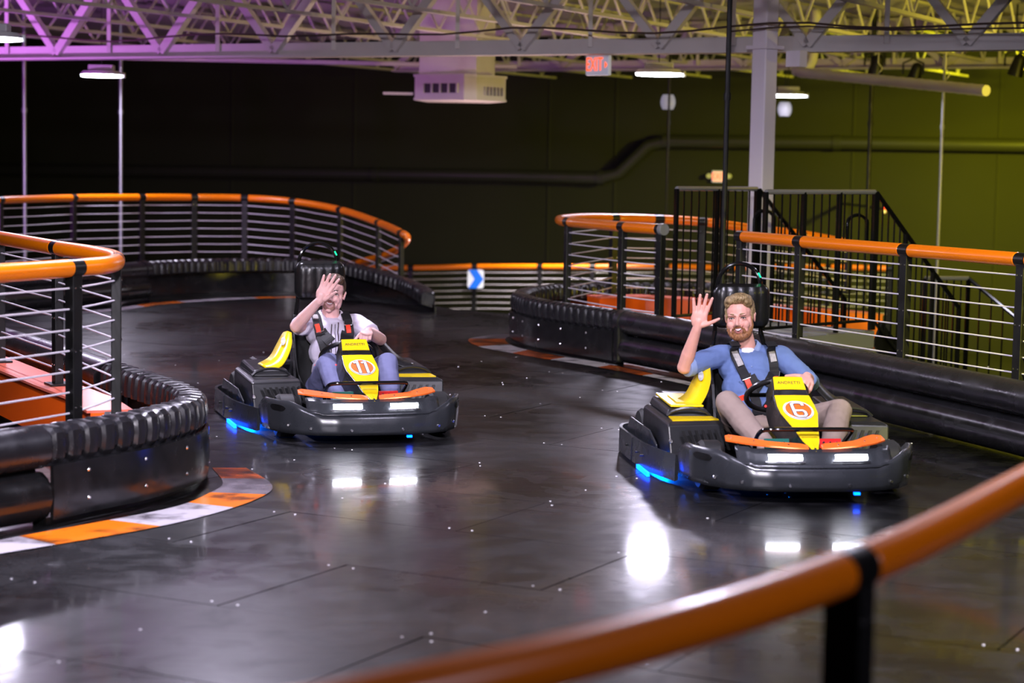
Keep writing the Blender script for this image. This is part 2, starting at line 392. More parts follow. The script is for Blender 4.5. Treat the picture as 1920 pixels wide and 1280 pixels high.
def joist(k, uo):
    base = G0+U*uo; a, b = -3.0, 14.0
    g = empty('roof_joist', base+W*a+V((0, 0, 3.1)), 'thin white open web roof joist behind the big truss, '+ORD[k]+' from the left', 'joist', 'open web roof joists')
    pt = lambda s, z: base+W*s+V((0, 0, z))
    R = Matrix.Rotation(-BY, 3, 'Z'); mid = (a+b)/2
    build('bottom_chord', MB().box(pt(mid, 3.12), (.07, b-a, .035), R), M_ceil, g)
    build('top_chord', MB().box(pt(mid, 3.66), (.07, b-a, .035), R), M_ceil, g)
    n = 34; P = [pt(a+(b-a)*i/n, 3.13 if i % 2 else 3.65) for i in range(n+1)]
    mb = MB()
    for i in range(n): mb.cyl(P[i], P[i+1], .016, seg=6)
    build('web_rod', mb, M_ceil, g)
for k, uo in enumerate([-8.2+1.45*i for i in range(13)]): joist(k, uo)
# steel column
cx, cy = 2.215, 17.97
c_ = empty('steel_column', (cx, cy, -1.4), 'pale lilac white square steel column holding up the big roof truss', 'column')
R_ = Matrix.Rotation(-BY-.35, 3, 'Z')
build('shaft', MB().box((cx, cy, 1.2), (.165, .165, 5.2), R_), M_colm, c_, bevel=.012)
build('cap_plate', MB().box((cx, cy, 2.72), (.24, .24, .03), R_), M_colm, c_)
build('base_plate', MB().box((cx, cy, -1.39), (.4, .4, .03), R_), M_colm, c_)
build('bracket', MB().box((cx+.27, cy-.1, 2.62), (.16, .1, .14), R_), M_colm, c_)
# wall duct
dp = [(-13, 38.75, 1.3), (-6, 36.8, 1.36), (0, 35.15, 1.4), (1.5, 34.72, 1.4), (1.8, 34.64, 1.48), (2.3, 34.5, 1.98), (2.6, 34.42, 2.05), (5.4, 33.65, 2.07), (11, 32.1, 2.07)]
d_ = empty('wall_duct', (-13, 38.75, 1.3), 'long black round duct running along the back wall with an upward step', 'duct')
build('pipe', MB().tube(dp, .115, 14), M_duct, d_, smooth='auto')
for p in [(1.5, 34.72, 1.4), (2.6, 34.42, 2.05), (5.4, 33.65, 2.07), (-2.5, 35.83, 1.38)]:
    build('coupling', MB().cyl(V(p)-V((.06, -.016, 0)), V(p)+V((.06, -.016, 0)), .13, seg=16), M_duct, d_)
# wall panel joints
for x in (-5.2, -2.9, .6, 1.75, 5.7, 8.0):
    y = 39.2-(x+14)*7.6/27.5
    tag(build('trim_1', MB().box((x, y-.005, 1.2), (.04, .02, 5)), M_wallpaint), kind='structure')

# ------------------------------------------------------------------ fences
def fence(name, label, ctrl, posts, zdeck, cat='fence', wires=7, sides=None, pw=.075, group=None, sections=8, endcap=False, capstart=False, pd=.05, rail_r=.044, foot=True, nomesh=False):
    P = [V(p) for p in ctrl]; D = catmull(P, sections); idx = [p*sections for p in posts]
    base = V((P[posts[0]].x, P[posts[0]].y, zdeck if not callable(zdeck) else zdeck(P[posts[0]])))
    g = empty(name, base, label, cat, group)
    bounds = [0]+idx+[len(D)-1]; bounds = sorted(set(bounds))
    cut = .045
    for a, b in zip(bounds[:-1], bounds[1:]):
        seg = D[a:b+1]
        if (seg[-1]-seg[0]).length < .15 and len(seg) < 3: continue
        s = [q.copy() for q in seg]
        if a in idx: s[0] = s[0]+(s[1]-s[0]).normalized()*cut
        if b in idx: s[-1] = s[-1]+(s[-2]-s[-1]).normalized()*cut
        # rounded tube ends
        d0 = (s[1]-s[0]).normalized(); d1 = (s[-1]-s[-2]).normalized()
        pts = [s[0], s[0]+d0*.012]+s[1:-1]+[s[-1]-d1*.012, s[-1]]; rr = [rail_r*.8]+[rail_r]*(len(pts)-2)+[rail_r*.8]
        build('rail_tube', MB().tube(pts, rr, 18), M_rail, g, smooth='auto')
    for n_, i in enumerate(idx):
        p = D[i]; t = (D[min(i+1, len(D)-1)]-D[max(i-1, 0)]); t.z = 0; t.normalize(); nrm = V((t.y, -t.x, 0))
        build('collar', MB().cyl(p-t*cut*1.05, p+t*cut*1.05, rail_r*.985, seg=18), M_collar, g, smooth='auto')
        zd = zdeck if not callable(zdeck) else zdeck(p); Rm = frame((0, 0, 0), t, nrm).to_3x3(); h = p.z-rail_r*.6-zd
        po = build('post', MB().box((p.x, p.y, zd+h/2), (pw, pd, h), Rm), M_post, g, bevel=.004)
        bm_ = MB()
        for zz in (p.z-.095, p.z-.40, p.z-.67):
            for sx in (-.022, .022):
                for sd in (1, -1):
                    c = V((p.x, p.y, zz))+t*sx+nrm*sd*(pd/2); bm_.rcone(c, c+nrm*sd*.004, .0055, .004, 6, True, True)
        build('screws', bm_, M_bolt, po)['kind'] = 'stuff'
        if foot: build('foot_plate', MB().box((p.x, p.y, zd+.006), (pw+.07, pd+.07, .012), Rm), M_post, po)
    for a, b in zip(idx[:-1], idx[1:]):
        pa, pb = D[a], D[b]; d = (pb-pa); dh = d.normalized()
        if d.length < .12: continue
        for k in range(wires):
            dz = V((0, 0, -.096-.1*k)); A = pa+dz+dh*(pw*.5-.002); B = pb+dz-dh*(pw*.5-.002)
            build('wire', MB().tube([A, (A+B)/2+V((0, 0, -.002)), B], .0052, 6), M_wire, g)
    if endcap:
        p = D[-1]; t = (D[-1]-D[-2]).normalized()
        build('end_cap', MB().cyl(p, p+t*.05, rail_r*1.12, seg=20), mat('grey_cap', (.25, .25, .25), .4), g, bevel=.005)
    return g

Z = 1.13
fence('track_fence', 'nearest left fence: orange tube rail making a hairpin above the left barrier',
      [(-3.1, 7.3, Z), (-2.32, 8.98, Z), (-2.1, 9.5, Z), (-2.0, 9.78, Z), (-2.02, 10.12, Z), (-2.12, 10.50, Z), (-2.34, 10.95, Z), (-2.62, 11.43, Z), (-3.26, 12.63, Z), (-3.95, 13.9, Z)],
      [0, 2, 4, 7, 8, 9], .34)
fence('track_fence', 'right near fence: long orange rail running to the right picture edge behind kart 6',
      [(1.74, 15.25, Z), (2.07, 14.4, Z), (2.61, 13.24, Z), (3.11, 12.15, Z), (3.55, 11.1, Z)], [0, 1, 2, 3, 4], .36)
fence('track_fence', 'centre right fence: orange rail hairpin above the island barrier with a grey end cap',
      [(3.5, 20.8, .88), (2.92, 20.3, .98), (2.35, 20.2, 1.04), (1.91, 20.2, 1.09), (1.47, 20.2, 1.11), (1.0, 20.0, 1.12), (.66, 19.5, Z), (.45, 18.85, Z), (.43, 18.5, Z), (.49, 18.09, Z), (.93, 17.02, Z), (1.22, 16.53, Z)],
      [0, 1, 3, 4, 5, 9, 10, 11], .36, endcap=True)
fence('track_fence', 'far left fence with a long orange rail sweeping before the dark wall and dropping down',
      [(-6.2, 20.6, Z), (-5.77, 22.37, Z), (-5.32, 24.06, Z), (-4.68, 25.03, Z), (-4.11, 25.58, Z), (-3.49, 25.81, Z), (-2.84, 25.6, 1.10), (-2.18, 25.0, 1.02), (-1.63, 24.0, .90), (-1.31, 23.2, .81), (-1.24, 23.15, .75), (-1.36, 24.0, .62), (-1.59, 25.0, .47), (-2.08, 26.5, .28), (-2.6, 28, .1)],
      [0, 1, 2, 3, 4, 5, 6, 7, 8, 9, 11, 13], lambda p: p.z-.80)
fence('track_fence', 'low distant fence on the level below: straight orange rail carrying the blue arrow sign',
      [(-5.0, 34.2, -.2), (-3.3, 33.6, -.17), (-1.71, 33.2, -.14), (-.64, 33.0, -.09), (.44, 32.6, -.05), (1.29, 32.3, -.02), (2.47, 32.0, .02), (3.47, 31.7, .03), (4.23, 31.4, .08), (4.91, 31.0, .11), (5.8, 30.6, .12)],
      list(range(11)), -1.4, foot=False)
fence('track_fence', 'blurred foreground fence: orange rail cutting across the lower right corner',
      [(-.9, 2.35, .86), (.04, 3.02, .90), (.66, 3.78, .905), (1.20, 4.72, .91), (1.75, 5.75, .92)], [0, 2, 4], .05, wires=0, pw=.07, pd=.08)

# ------------------------------------------------------------------ crash barriers
def resample(P, step):
    P = [V(p) for p in P]; out = [P[0].copy()]; acc = 0
    for a, b in zip(P[:-1], P[1:]):
        L = (b-a).length; d = (b-a)/L if L else V((0, 0, 0)); t = step-acc
        while t <= L: out.append(a+d*t); t += step
        acc = (acc+L) % step
    return out
def barrier(label, segs, zt=.45):
    """segs: list of (kind, control points on the outer face, z shift per point)"""
    s0 = segs[0][1][0]; g = empty('crash_barrier', (s0[0], s0[1], 0), label, 'barrier')
    for kind, ctrl in segs:
        D = catmull([V(p) if len(p) == 3 else V((*p, 0)) for p in ctrl], 8)
        if kind == 'rib':
            P = resample(D, .0125); rt = .088
            def prof(i):
                ph = (i % 9)/9; k = 1.0 if .22 < ph < .98 else (.86 if ph < .12 else .95)
                k = [.80, .78, .79, .97, 1.01, 1.02, 1.02, 1.01, .97][i % 9]
                zc = zt-rt; r = rt*k; out = []
                # front-bulging cushion section; inner side flat
                for a in (-60, -30, 0, 30, 60, 90, 120, 150, 180): ca, sa = math.cos(math.radians(a)), math.sin(math.radians(a)); out.append((r*math.copysign(abs(ca)**.62, ca)-.07, zc+r*math.copysign(abs(sa)**.62, sa)*(1 if a >= 0 else 1.0)))
                out.append((-.07-r, zc-.06)); out.append((-.02, zc-.095))
                return out
            build('ribbed_cushion', MB().sweep(P, prof), M_cush, g, smooth='auto')
            Q = resample(D, .08)
            build('skirt_panel', MB().sweep(Q, [(.022, .03), (.030, .14), (.024, zt-.175), (.006, zt-.17), (.004, .03)]), M_skirt, g, smooth='auto')
            build('base_strip', MB().sweep(Q, [(-.02, -.02), (-.02, .035), (-.10, .035), (-.10, -.02)]), M_collar, g)
            bm_ = MB()
            for i in range(3, len(Q)-2, 5):
                t = (Q[i+1]-Q[i-1]).normalized(); o = V((t.y, -t.x, 0))
                for zz in (.10, .23): c = Q[i]+o*.028+V((0, 0, zz)); bm_.rcone(c, c+o*.006, .011, .006, 8, True, True)
            build('skirt_bolts', bm_, M_bolt, g)['kind'] = 'stuff'
        else:
            Q = resample(D, .1); Q.append(D[-1])
            zc = zt-.095
            top = [(-.075+.10*math.cos(math.radians(a)), zc+.10*math.sin(math.radians(a))) for a in range(0, 360, 24)]
            low = [(-.075+.10*math.cos(math.radians(a)), .13+.115*math.sin(math.radians(a))) for a in range(0, 360, 24)]
            build('cushion_tube', MB().sweep(Q, top), M_cush, g, smooth='auto')
            build('lower_roll', MB().sweep(Q, low), M_skirt, g, smooth='auto')
            build('backing_panel', MB().sweep(Q, [(-.09, .02), (-.09, zt-.05), (-.13, zt-.05), (-.13, .02)]), M_cush, g)
            # joint sleeve at both ends
            for e in (Q[:3], Q[-3:]):
                e2 = [e[0], e[0]+(e[1]-e[0])*.6, e[0]+(e[1]-e[0])*1.1] if e is not Q else e
                big = [(-.075+.112*math.cos(math.radians(a)), zc+.105*math.sin(math.radians(a))) for a in range(0, 360, 24)]
            build('joint_sleeve', MB().sweep([Q[0], Q[0]+(Q[1]-Q[0])*.4, Q[0]+(Q[1]-Q[0])*.8], big), M_cush, g, smooth='auto')
            build('joint_sleeve', MB().sweep([Q[0]+(Q[1]-Q[0])*.1, Q[0]+(Q[1]-Q[0])*.9], [(.03, .02), (.03, zc), (-.08, zc), (-.08, .02)]), M_skirt, g, bevel=.02)
    return g
barrier('ribbed black barrier hairpin at the left, in front of the nearest left fence', [
    ('tube', [(-2.07, 8.86), (-2.3, 8.52), (-2.72, 7.88), (-3.3, 7.05)][::-1]),
    ('rib', [(-2.07, 8.86), (-1.92, 9.14), (-1.76, 9.42), (-1.64, 9.76), (-1.58, 10.05), (-1.62, 10.4), (-1.8, 10.85), (-2.05, 11.3), (-2.3, 11.75)]),
    ('tube', [(-2.3, 11.75), (-2.6, 12.3), (-2.88, 12.8), (-3.45, 13.8), (-4.2, 15.1), (-5, 16.4)])])
barrier('ribbed black island barrier right of centre, continuing smooth to the right edge behind kart 6', [
    ('rib', [(2.3, 20.75), (1.7, 20.6), (1.2, 20.5), (.75, 20.3), (.35, 19.95), (.1, 19.4), (.0, 18.75), (.03, 18.35), (.18, 17.75), (.44, 17.22), (.67, 16.84), (.86, 16.52)]),
    ('tube', [(.86, 16.52), (1.04, 16.16), (1.34, 15.55), (1.78, 14.5), (2.6, 12.35), (2.97, 11.3), (3.4, 9.9), (3.9, 8.3), (4.3, 6.5)])][::-1][::-1])
def rev(l): return l[::-1]
barrier('far left black ribbed barrier curving past the head of the driver in kart 11', [
    ('rib', rev([(-4.28, 22.75, 0), (-3.8, 23.55, 0), (-3.2, 24.0, 0), (-2.6, 24.15, 0), (-2.05, 24.0, -.01), (-1.55, 23.4, -.07), (-1.15, 22.8, -.14), (-.92, 22.1, -.19), (-.86, 21.75, -.21)])),
    ('tube', rev([(-5.9, 19.2), (-5.2, 20.7), (-4.28, 22.75)]))])

# orange steel beams that carry the fence feet
def beam(label, pts, w_=.26, z0=.05, z1=.325):
    g = empty('orange_deck_beam', (pts[0][0], pts[0][1], 0), label, 'beam')
    P = [V((p[0], p[1], p[2] if len(p) > 2 else 0)) for p in pts]
    build('box_beam', MB().sweep(P, [(w_/2, z0), (w_/2, z1), (-w_/2, z1), (-w_/2, z0)]), M_orange, g)
    build('top_flange', MB().sweep(P, [(w_/2+.02, z1), (w_/2+.02, z1+.014), (-w_/2-.02, z1+.014), (-w_/2-.02, z1)]), M_flange, g)
    return g
beam('bright orange steel beam under the back leg of the nearest left fence', [(-3.95, 13.9), (-3.26, 12.63), (-2.62, 11.43), (-2.3, 10.86), (-2.10, 10.35)], .20)
beam('orange steel beam behind the island barrier, seen through the centre right fence', [(.8, 19.7), (1.3, 19.9), (1.9, 19.85, -.02), (2.4, 19.9, -.05), (3.0, 20.0, -.10), (3.7, 20.3, -.16)], .3, .0, .34)

# arrow sign
sg = empty('arrow_sign', (-.62, 32.88, -.5), 'square blue and white arrow sign pointing right, hung on the low distant fence', 'sign')
sc = V((-.62, 32.9, -.29)); pl = []
for cx_, cz_, a0 in ((.09, .11, 0), (-.09, .11, 90), (-.09, -.11, 180), (.09, -.11, 270)):
    for a in range(0, 91, 15): pl.append(sc+V((cx_+.045*math.cos(math.radians(a0+a)), 0, cz_+.045*math.sin(math.radians(a0+a)))))
build('plate', MB().prism(pl, (0, .015, 0)), M_signwhite, sg)
ar = [(-.12, .155), (.02, .155), (.13, 0), (.02, -.155), (-.12, -.155), (-.02, 0)]
build('arrow', MB().prism([sc+V((x, -.004, z)) for x, z in ar], (0, .004, 0)), M_signblue, sg)

# ------------------------------------------------------------------ stair landing and balustrades
def bar_(a, b, r=.02, seg=8): return MB().tube([a, (V(a)+V(b))/2, b], r, seg)
SD = V((.64, .77, 0))
def balustrade(label, a, b, zt, zb, posts=3, sp=.1, zt2=None, zb2=None, loops=True):
    a, b = V((*a, 0)), V((*b, 0)); zt2 = zt if zt2 is None else zt2; zb2 = zb if zb2 is None else zb2
    g = empty('balustrade', a+V((0, 0, zb)), label, 'railing')
    f = lambda t, z0, z1: a+(b-a)*t+V((0, 0, z0+(z1-z0)*t))
    build('top_rail', bar_(f(0, zt, zt2), f(1, zt, zt2), .020), (mat('pale_glint_rail', (.45, .44, .46), .25, .6) if zt2 == zt else M_gloss), g, smooth='auto')  # white glint along level top rails put into a pale colour
    build('bottom_rail', bar_(f(0, zb+.08, zb2+.08), f(1, zb+.08, zb2+.08), .014, 6), M_gloss, g)
    n = int((b-a).length/sp)
    for i in range(1, n):
        t = i/n; build('baluster', bar_(f(t, zb+.08, zb2+.08), f(t, zt, zt2), .0075, 6), M_gloss, g)
    for i in range(posts):
        t = i/(posts-1); build('post', bar_(f(t, zb, zb2), f(t, zt, zt2), .022, 8), M_gloss, g)
    return g
balustrade('left black balustrade of the stair landing, in front of the white column', (1.331, 16.4), (2.089, 17.25), 1.47, .34, 3)
balustrade('right black balustrade of the stair landing, seen above the orange rail', (1.926, 15.3), (2.948, 16.35), 1.472, .34, 4)
balustrade('sloping black stair balustrade going down behind the column', (2.12, 17.29), (3.08, 18.44), 1.46, .34, 3, .1, .45, -.67)
balustrade('sloping black stair balustrade going down right of the landing', (2.975, 16.385), (3.94, 17.54), 1.463, .34, 4, .1, .45, -.67)
balustrade('lower black landing balustrade at the right behind the near fence', (3.78, 18.25), (4.2, 18.35), .67, -.45, 2, .07)
balustrade('lowest sloping black stair balustrade at the right edge of the picture', (4.2, 18.35), (5.3, 17.9), .67, -.45, 3, .1, -.25, -1.37)
ld = empty('stair_landing', (1.9, 15.25, .3), 'grey steel stair landing with bright edges behind the near right fence', 'landing')
A, B, Cc, D_ = V((1.90, 15.25, .30)), V((2.98, 16.40, .30)), V((2.12, 17.33, .30)), V((1.30, 16.42, .30))
build('tread_plate', MB().prism([A, B, Cc, D_], (0, 0, .03)), M_grate, ld)
for p, q in ((A, B), (B, Cc), (Cc, D_), (D_, A)):
    d = q-p; Rm = frame((0, 0, 0), d, V((0, 0, 1))).to_3x3()
    build('edge_channel', MB().box((p+q)/2+V((0, 0, -.04)), (d.length, .14, .03), Rm), M_grate, ld)
for i in range(6):
    s_ = A+(B-A)*((i+.5)/6); e_ = D_+(Cc-D_)*((i+.5)/6); d = e_-s_; Rm = frame((0, 0, 0), d, V((0, 0, 1))).to_3x3()
    build('tread_bar', MB().box((s_+e_)/2+V((0, 0, .034)), (d.length, .008, .02), Rm), M_grate, ld)
st = empty('stair_flight', (2.98, 16.4, -1.4), 'dark steel stair flight descending to the right from the landing', 'stairs')
for i in range(9):
    z = .3-.17*(i+1); p = (B+Cc)/2+SD*(.15+.24*i); Rm = frame((0, 0, 0), V((.77, -.64, 0)), SD).to_3x3()
    build('step', MB().box((p.x, p.y, z), (1.15, .25, .03), Rm), M_grate, st)
for s_ in (-1, 1):
    a = (B+Cc)/2+V((.77, -.64, 0))*.60*s_+SD*.04; b = a+SD*2.3+V((0, 0, -1.6)); d = b-a; Rm = frame((0, 0, 0), d, V((0, 0, 1))).to_3x3()
    build('stringer', MB().box((a+b)/2, (d.length, .22, .02), Rm), M_post, st)
# looped hand rails
for i, (x, y, z, lab) in enumerate([(2.12, 16.9, 1.22, 'black looped handrail end in front of the white column'), (2.84, 16.5, 1.21, 'black looped handrail beneath the small red alarm')]):
    h = [V((x+.09*math.cos(math.radians(a)), y+.05*math.cos(math.radians(a)), z+.07*math.sin(math.radians(a)))) for a in range(0, 181, 20)]
    h = [V((x+.09, y+.05, z-.16 if i else .34))]+h+[V((x-.09, y-.05, z-.16 if i else .34))]
    if i: h += [V((x, y, z-.22)), h[0]]
    tag(build('loop_handrail', MB().tube(h, .016, 8), M_gloss, smooth='auto'), lab, 'handrail')
al = empty('fire_alarm', (5.56, 30.0, 1.0), 'small red fire alarm with white strobe on the back wall above the balustrade', 'alarm')
build('case', MB().box((5.56, 30.0, 1.05), (.05, .05, .13)), mat('alarm_red', (.9, .03, .02), .4, emit=(1, .05, .03), estr=.5), al, bevel=.005)
build('strobe', MB().box((5.56, 29.965, 1.01), (.035, .02, .04)), M_white, al)
build('backplate', MB().box((5.56, 31.9, 1.05), (.04, 3.7, .04)), M_duct, al)

# ------------------------------------------------------------------ lamps, signs, ceiling things
names = ['high bay lamp cut by the left picture edge, nearest of the lit ceiling lamps', 'lit high bay lamp at the upper left beside a thin pole',
         'lit high bay lamp right of the upper EXIT sign', 'lit high bay lamp half hidden behind the white column']
for (x, y, z, p), lab in zip(LAMPS, names+['high bay lamp above the frame, hung over the track behind kart 11', 'high bay lamp above the frame, hung over the right barrier', 'high bay lamp above the frame, hung over the left barrier hairpin', 'high bay lamp above the frame, hung in front of kart 6']):
    r = .26
    L = empty('highbay_lamp', (x, y, z), lab, 'lamp', 'high bay ceiling lamps')
    build('housing', MB().rcone((x, y, z), (x, y, z+.045), r, r*.86, 28, True, True), M_housing, L, smooth='auto')
    build('driver_box', MB().box((x, y, z+.085), (.30, .16, .07)), M_housing, L, bevel=.01)
    build('lens', MB().rcone((x, y, z-.022), (x, y, z), r*.93, r*.95, 28, True, True), M_lens, L, smooth='auto')
    build('hook', MB().cyl((x, y, z+.1), (x, y, 3.72), .006, seg=6), M_post, L)
    build('sensor', MB().cyl((x+r+.01, y, z-.03), (x+r+.01, y, z+.03), .02, seg=8), M_housing, L)
for x, y, r, m, z0, lab in [(-6.63, 27, .028, M_pole, -1.4, 'thin grey metal pole at the far left behind the far fence'),
                            (-5.33, 27, .026, M_pole, -1.4, 'thin grey metal pole beneath the upper left lamp'),
                            (2.08, 27.3, .016, M_post, -1.4, 'thin dark pole passing the round white wall lamp'),
                            (1.735, 16.5, .022, M_post, .33, 'thick black pole just left of the white column'),
                            (4.6, 26.0, .028, M_post, -1.4, 'dark pole right of the column under a stage light'),
                            (5.75, 27.0, .020, M_pole, -1.4, 'thin pale pole on the right in front of the green lit wall')]:
    g = empty('pole', (x, y, z0), lab, 'pole'); build('tube', MB().cyl((x, y, z0), (x, y, 3.7), r, seg=10), m, g, smooth='auto')
    build('clamp', MB().cyl((x, y, 2.2), (x, y, 2.26), r*1.4, seg=10), m, g)
for x, y, z, lab in [(2.08, 27.5, 2.51, 'round white ribbed lamp behind a thin dark pole'), (3.87, 28.9, 2.48, 'round white ribbed lamp right of the column')]:
    g = empty('round_lamp', (x, y, z-.1), lab, 'lamp', 'round ribbed lamps')
    mb = MB(); rings = []
    for t in [0, .25, .5, .75, 1.0]:
        zz = z-.1+.2*t; rr = .10*math.sin(PI*(.25+.5*t)); rings.append([V((x+rr*(1+.04*(j % 2))*math.cos(2*PI*j/32), y+rr*(1+.04*(j % 2))*math.sin(2*PI*j/32), zz)) for j in range(32)])
    build('ribbed_globe', mb.rings(rings), mat('globe_white', (.35, .34, .38), .4, emit=(.7, .7, .9), estr=.25), g)
    build('stem', MB().cyl((x, y, z+.09), (x, y, 3.76), .008, seg=6), M_post, g)
# air diffuser
df = empty('air_diffuser', (-.67, 23.9, 2.38), 'white square air diffuser box with louvred openings under a short duct', 'vent')
a0, a1, a2, a3 = V((-1.22, 24.0, 0)), V((-.62, 23.62, 0)), V((-.47, 23.66, 0)), V((-.13, 24.15, 0))
back = [V((-.35, 24.9, 0)), V((-1.1, 24.95, 0))]
pl = [a0, a1, a2, a3]+back
build('box', MB().prism([p+V((0, 0, 2.395)) for p in pl], (0, 0, .265)), M_ceil, df, bevel=.008)
build('lip', MB().prism([p+(p-V((-.67, 24.2, 0)))*.02+V((0, 0, 2.375)) for p in pl], (0, 0, .025)), M_ceil, df)
build('lip', MB().prism([p+(p-V((-.67, 24.2, 0)))*.03+V((0, 0, 2.65)) for p in pl], (0, 0, .03)), M_ceil, df)
build('neck_duct', MB().box((-.72, 24.3, 3.18), (.72, .72, 1.06), Matrix.Rotation(-.3, 3, 'Z')), M_ceil, df)
def grille(p, q, t0, t1, z0, z1, n, lab):
    d = (q-p); nn = V((d.y, -d.x, 0)).normalized(); A_ = p+d*t0+nn*.004; B_ = p+d*t1+nn*.004; R3 = frame((0, 0, 0), d, V((0, 0, 1))).to_3x3()
    o = build('opening', MB().box((A_+B_)/2+V((0, 0, (z0+z1)/2)), ((B_-A_).length, z1-z0, .01), R3), M_duct, df)
    for i in range(n+1):
        c = A_+(B_-A_)*(i/n)+nn*.012; build('louvre', MB().box(c+V((0, 0, (z0+z1)/2)), (.02, z1-z0, .03), R3), M_ceil, o)
grille(a0, a1, .2, .88, 2.46, 2.57, 4, 'l'); grille(a2, a3, .25, .85, 2.44, 2.54, 5, 'r')
build('side_arm', MB().box((-1.42, 24.05, 2.45), (.36, .05, .03)), M_ceil, df)
# EXIT signs
def exit_sign(loc, rz, w_, h, label, mt, lamps, hang):
    g = empty('exit_sign', loc, label, 'sign', rz=rz, off=(0, 0, 0))
    build('case', MB().box((0, .03, 0), (w_, .05, h)), M_signwhite, g, bevel=.012)
    Mx = frame((0 if not lamps else 0, -.001, 0), (1, 0, 0), (0, 0, 1))
    if lamps:
        build('lit_face', MB().box((0, -.001, 0), (w_*.86, .01, h*.8)), M_signpink, g)
        text('lettering', 'EXIT', M_signred, frame((0, -.008, 0), (1, 0, 0), (0, 0, 1)), h*.75, g, sx=.8, off=.0)
        for s_ in (-1, 1): build('lamp_head', MB().cyl((s_*(w_/2+.04), -.04, .01), (s_*(w_/2+.04), .03, .01), .045, seg=14), M_housing, g)
    else:
        text('lettering', 'EXIT', M_signred, frame((-.028, -.001, 0), (1, 0, 0), (0, 0, 1)), h*.92, g, sx=.56, off=.0)
        build('arrow', MB().prism([(w_*.36, -.002, .03), (w_*.46, -.002, 0), (w_*.36, -.002, -.03)], (0, .003, 0)), M_signred, g)
        build('stem', MB().box((0, .03, h/2+hang/2), (.03, .03, hang)), M_signwhite, g)
    return g
exit_sign((.76, 19.2, 2.60), -.75, .29, .20, 'white box sign with red letters EXIT hanging under the big roof truss', None, False, .12)
exit_sign((3.50, 34.27, 1.46), -.25, .26, .20, 'small glowing red EXIT sign with two round lamp heads on the back wall', None, True, 0)
# stage lights
for x, y, z, lab in [(4.63, 26.0, 2.98, 'black stage light above the dark pole'), (5.13, 26.0, 2.88, 'black stage light tilted down, second from the right'), (6.2, 25.0, 2.96, 'black stage light at the upper right corner')]:
    g = empty('stage_light', (x, y, z), lab, 'light')
    build('head', MB().rcone((x, y, z-.12), (x+.04, y-.04, z+.08), .10, .07, 14, True), M_post, g, smooth='auto')
    build('yoke', MB().tube([(x-.13, y, z), (x-.13, y, z+.14), (x, y, z+.2), (x+.13, y, z+.14), (x+.13, y, z)], .014, 6), M_post, g)
    build('clamp', MB().box((x, y, z+.26), (.06, .06, .14)), M_post, g); build('drop_stem', MB().cyl((x, y, z+.3), (x, y, 3.74), .012, seg=6), M_post, g)
    build('lens', MB().cyl((x, y, z-.125), (x, y, z-.12), .08, seg=14), M_gloss, g)
# spiral duct with elbow
g = empty('spiral_duct', (3.67, 25, 2.85), 'beige round ventilation duct hanging at the upper right with an elbow and a capped end', 'duct')
ep = catmull([(3.70, 25.0, 3.6), (3.69, 25.0, 3.2), (3.66, 25.0, 2.96), (3.56, 25.05, 2.87), (3.45, 25.1, 2.85)], 5)
build('elbow', MB().tube(ep, .065, 14), M_ceil, g, smooth='auto')
a, b = V((3.55, 25.6, 2.95)), V((5.13, 22.0, 2.52))
a = V((3.52, 25.0, 2.83)); b = V((5.15, 22.0, 2.53)); n = 40
build('run', MB().tube([a+(b-a)*(i/n) for i in range(n+1)], [.062+.004*(i % 2) for i in range(n+1)], 14), M_ceil, g, smooth='auto')
for t in (.45, .8): c = a+(b-a)*t; build('hanger_loop', MB().tube([c+V((0, 0, .06)), c+V((.05, 0, .14)), c+V((0, 0, .2)), c+V((0, 0, 1.0))], .006, 6), M_ceil, g)
# sagging cable along the big truss
cp = []
for i in range(0, 45):
    u_ = -7.3+i*.37; cp.append(G0+U*u_-W*.44+V((0, 0, 2.92-.05*abs(math.sin(u_*1.05))+.02*math.sin(u_*3))))
tag(build('power_cable', MB().tube(cp, .011, 6), M_cable), 'dark brown cable sagging along the face of the big roof truss', 'cable')
cp2 = [p+V((0, 0, -.03+.015*math.sin(i*.9))) for i, p in enumerate(cp)]
tag(build('power_cable', MB().tube(cp2[26:], .009, 6), M_cable), 'second thinner cable sagging just beneath the other, right half of the truss', 'cable')
# straight white pipe under the ceiling
tag(build('sprinkler_pipe', MB().tube([(-9, 25.5, 2.9), (-3, 26, 2.9), (0, 26.3, 2.9)], .03, 8), M_ceil), 'thin pale sprinkler pipe at the upper left behind the lamps', 'pipe')
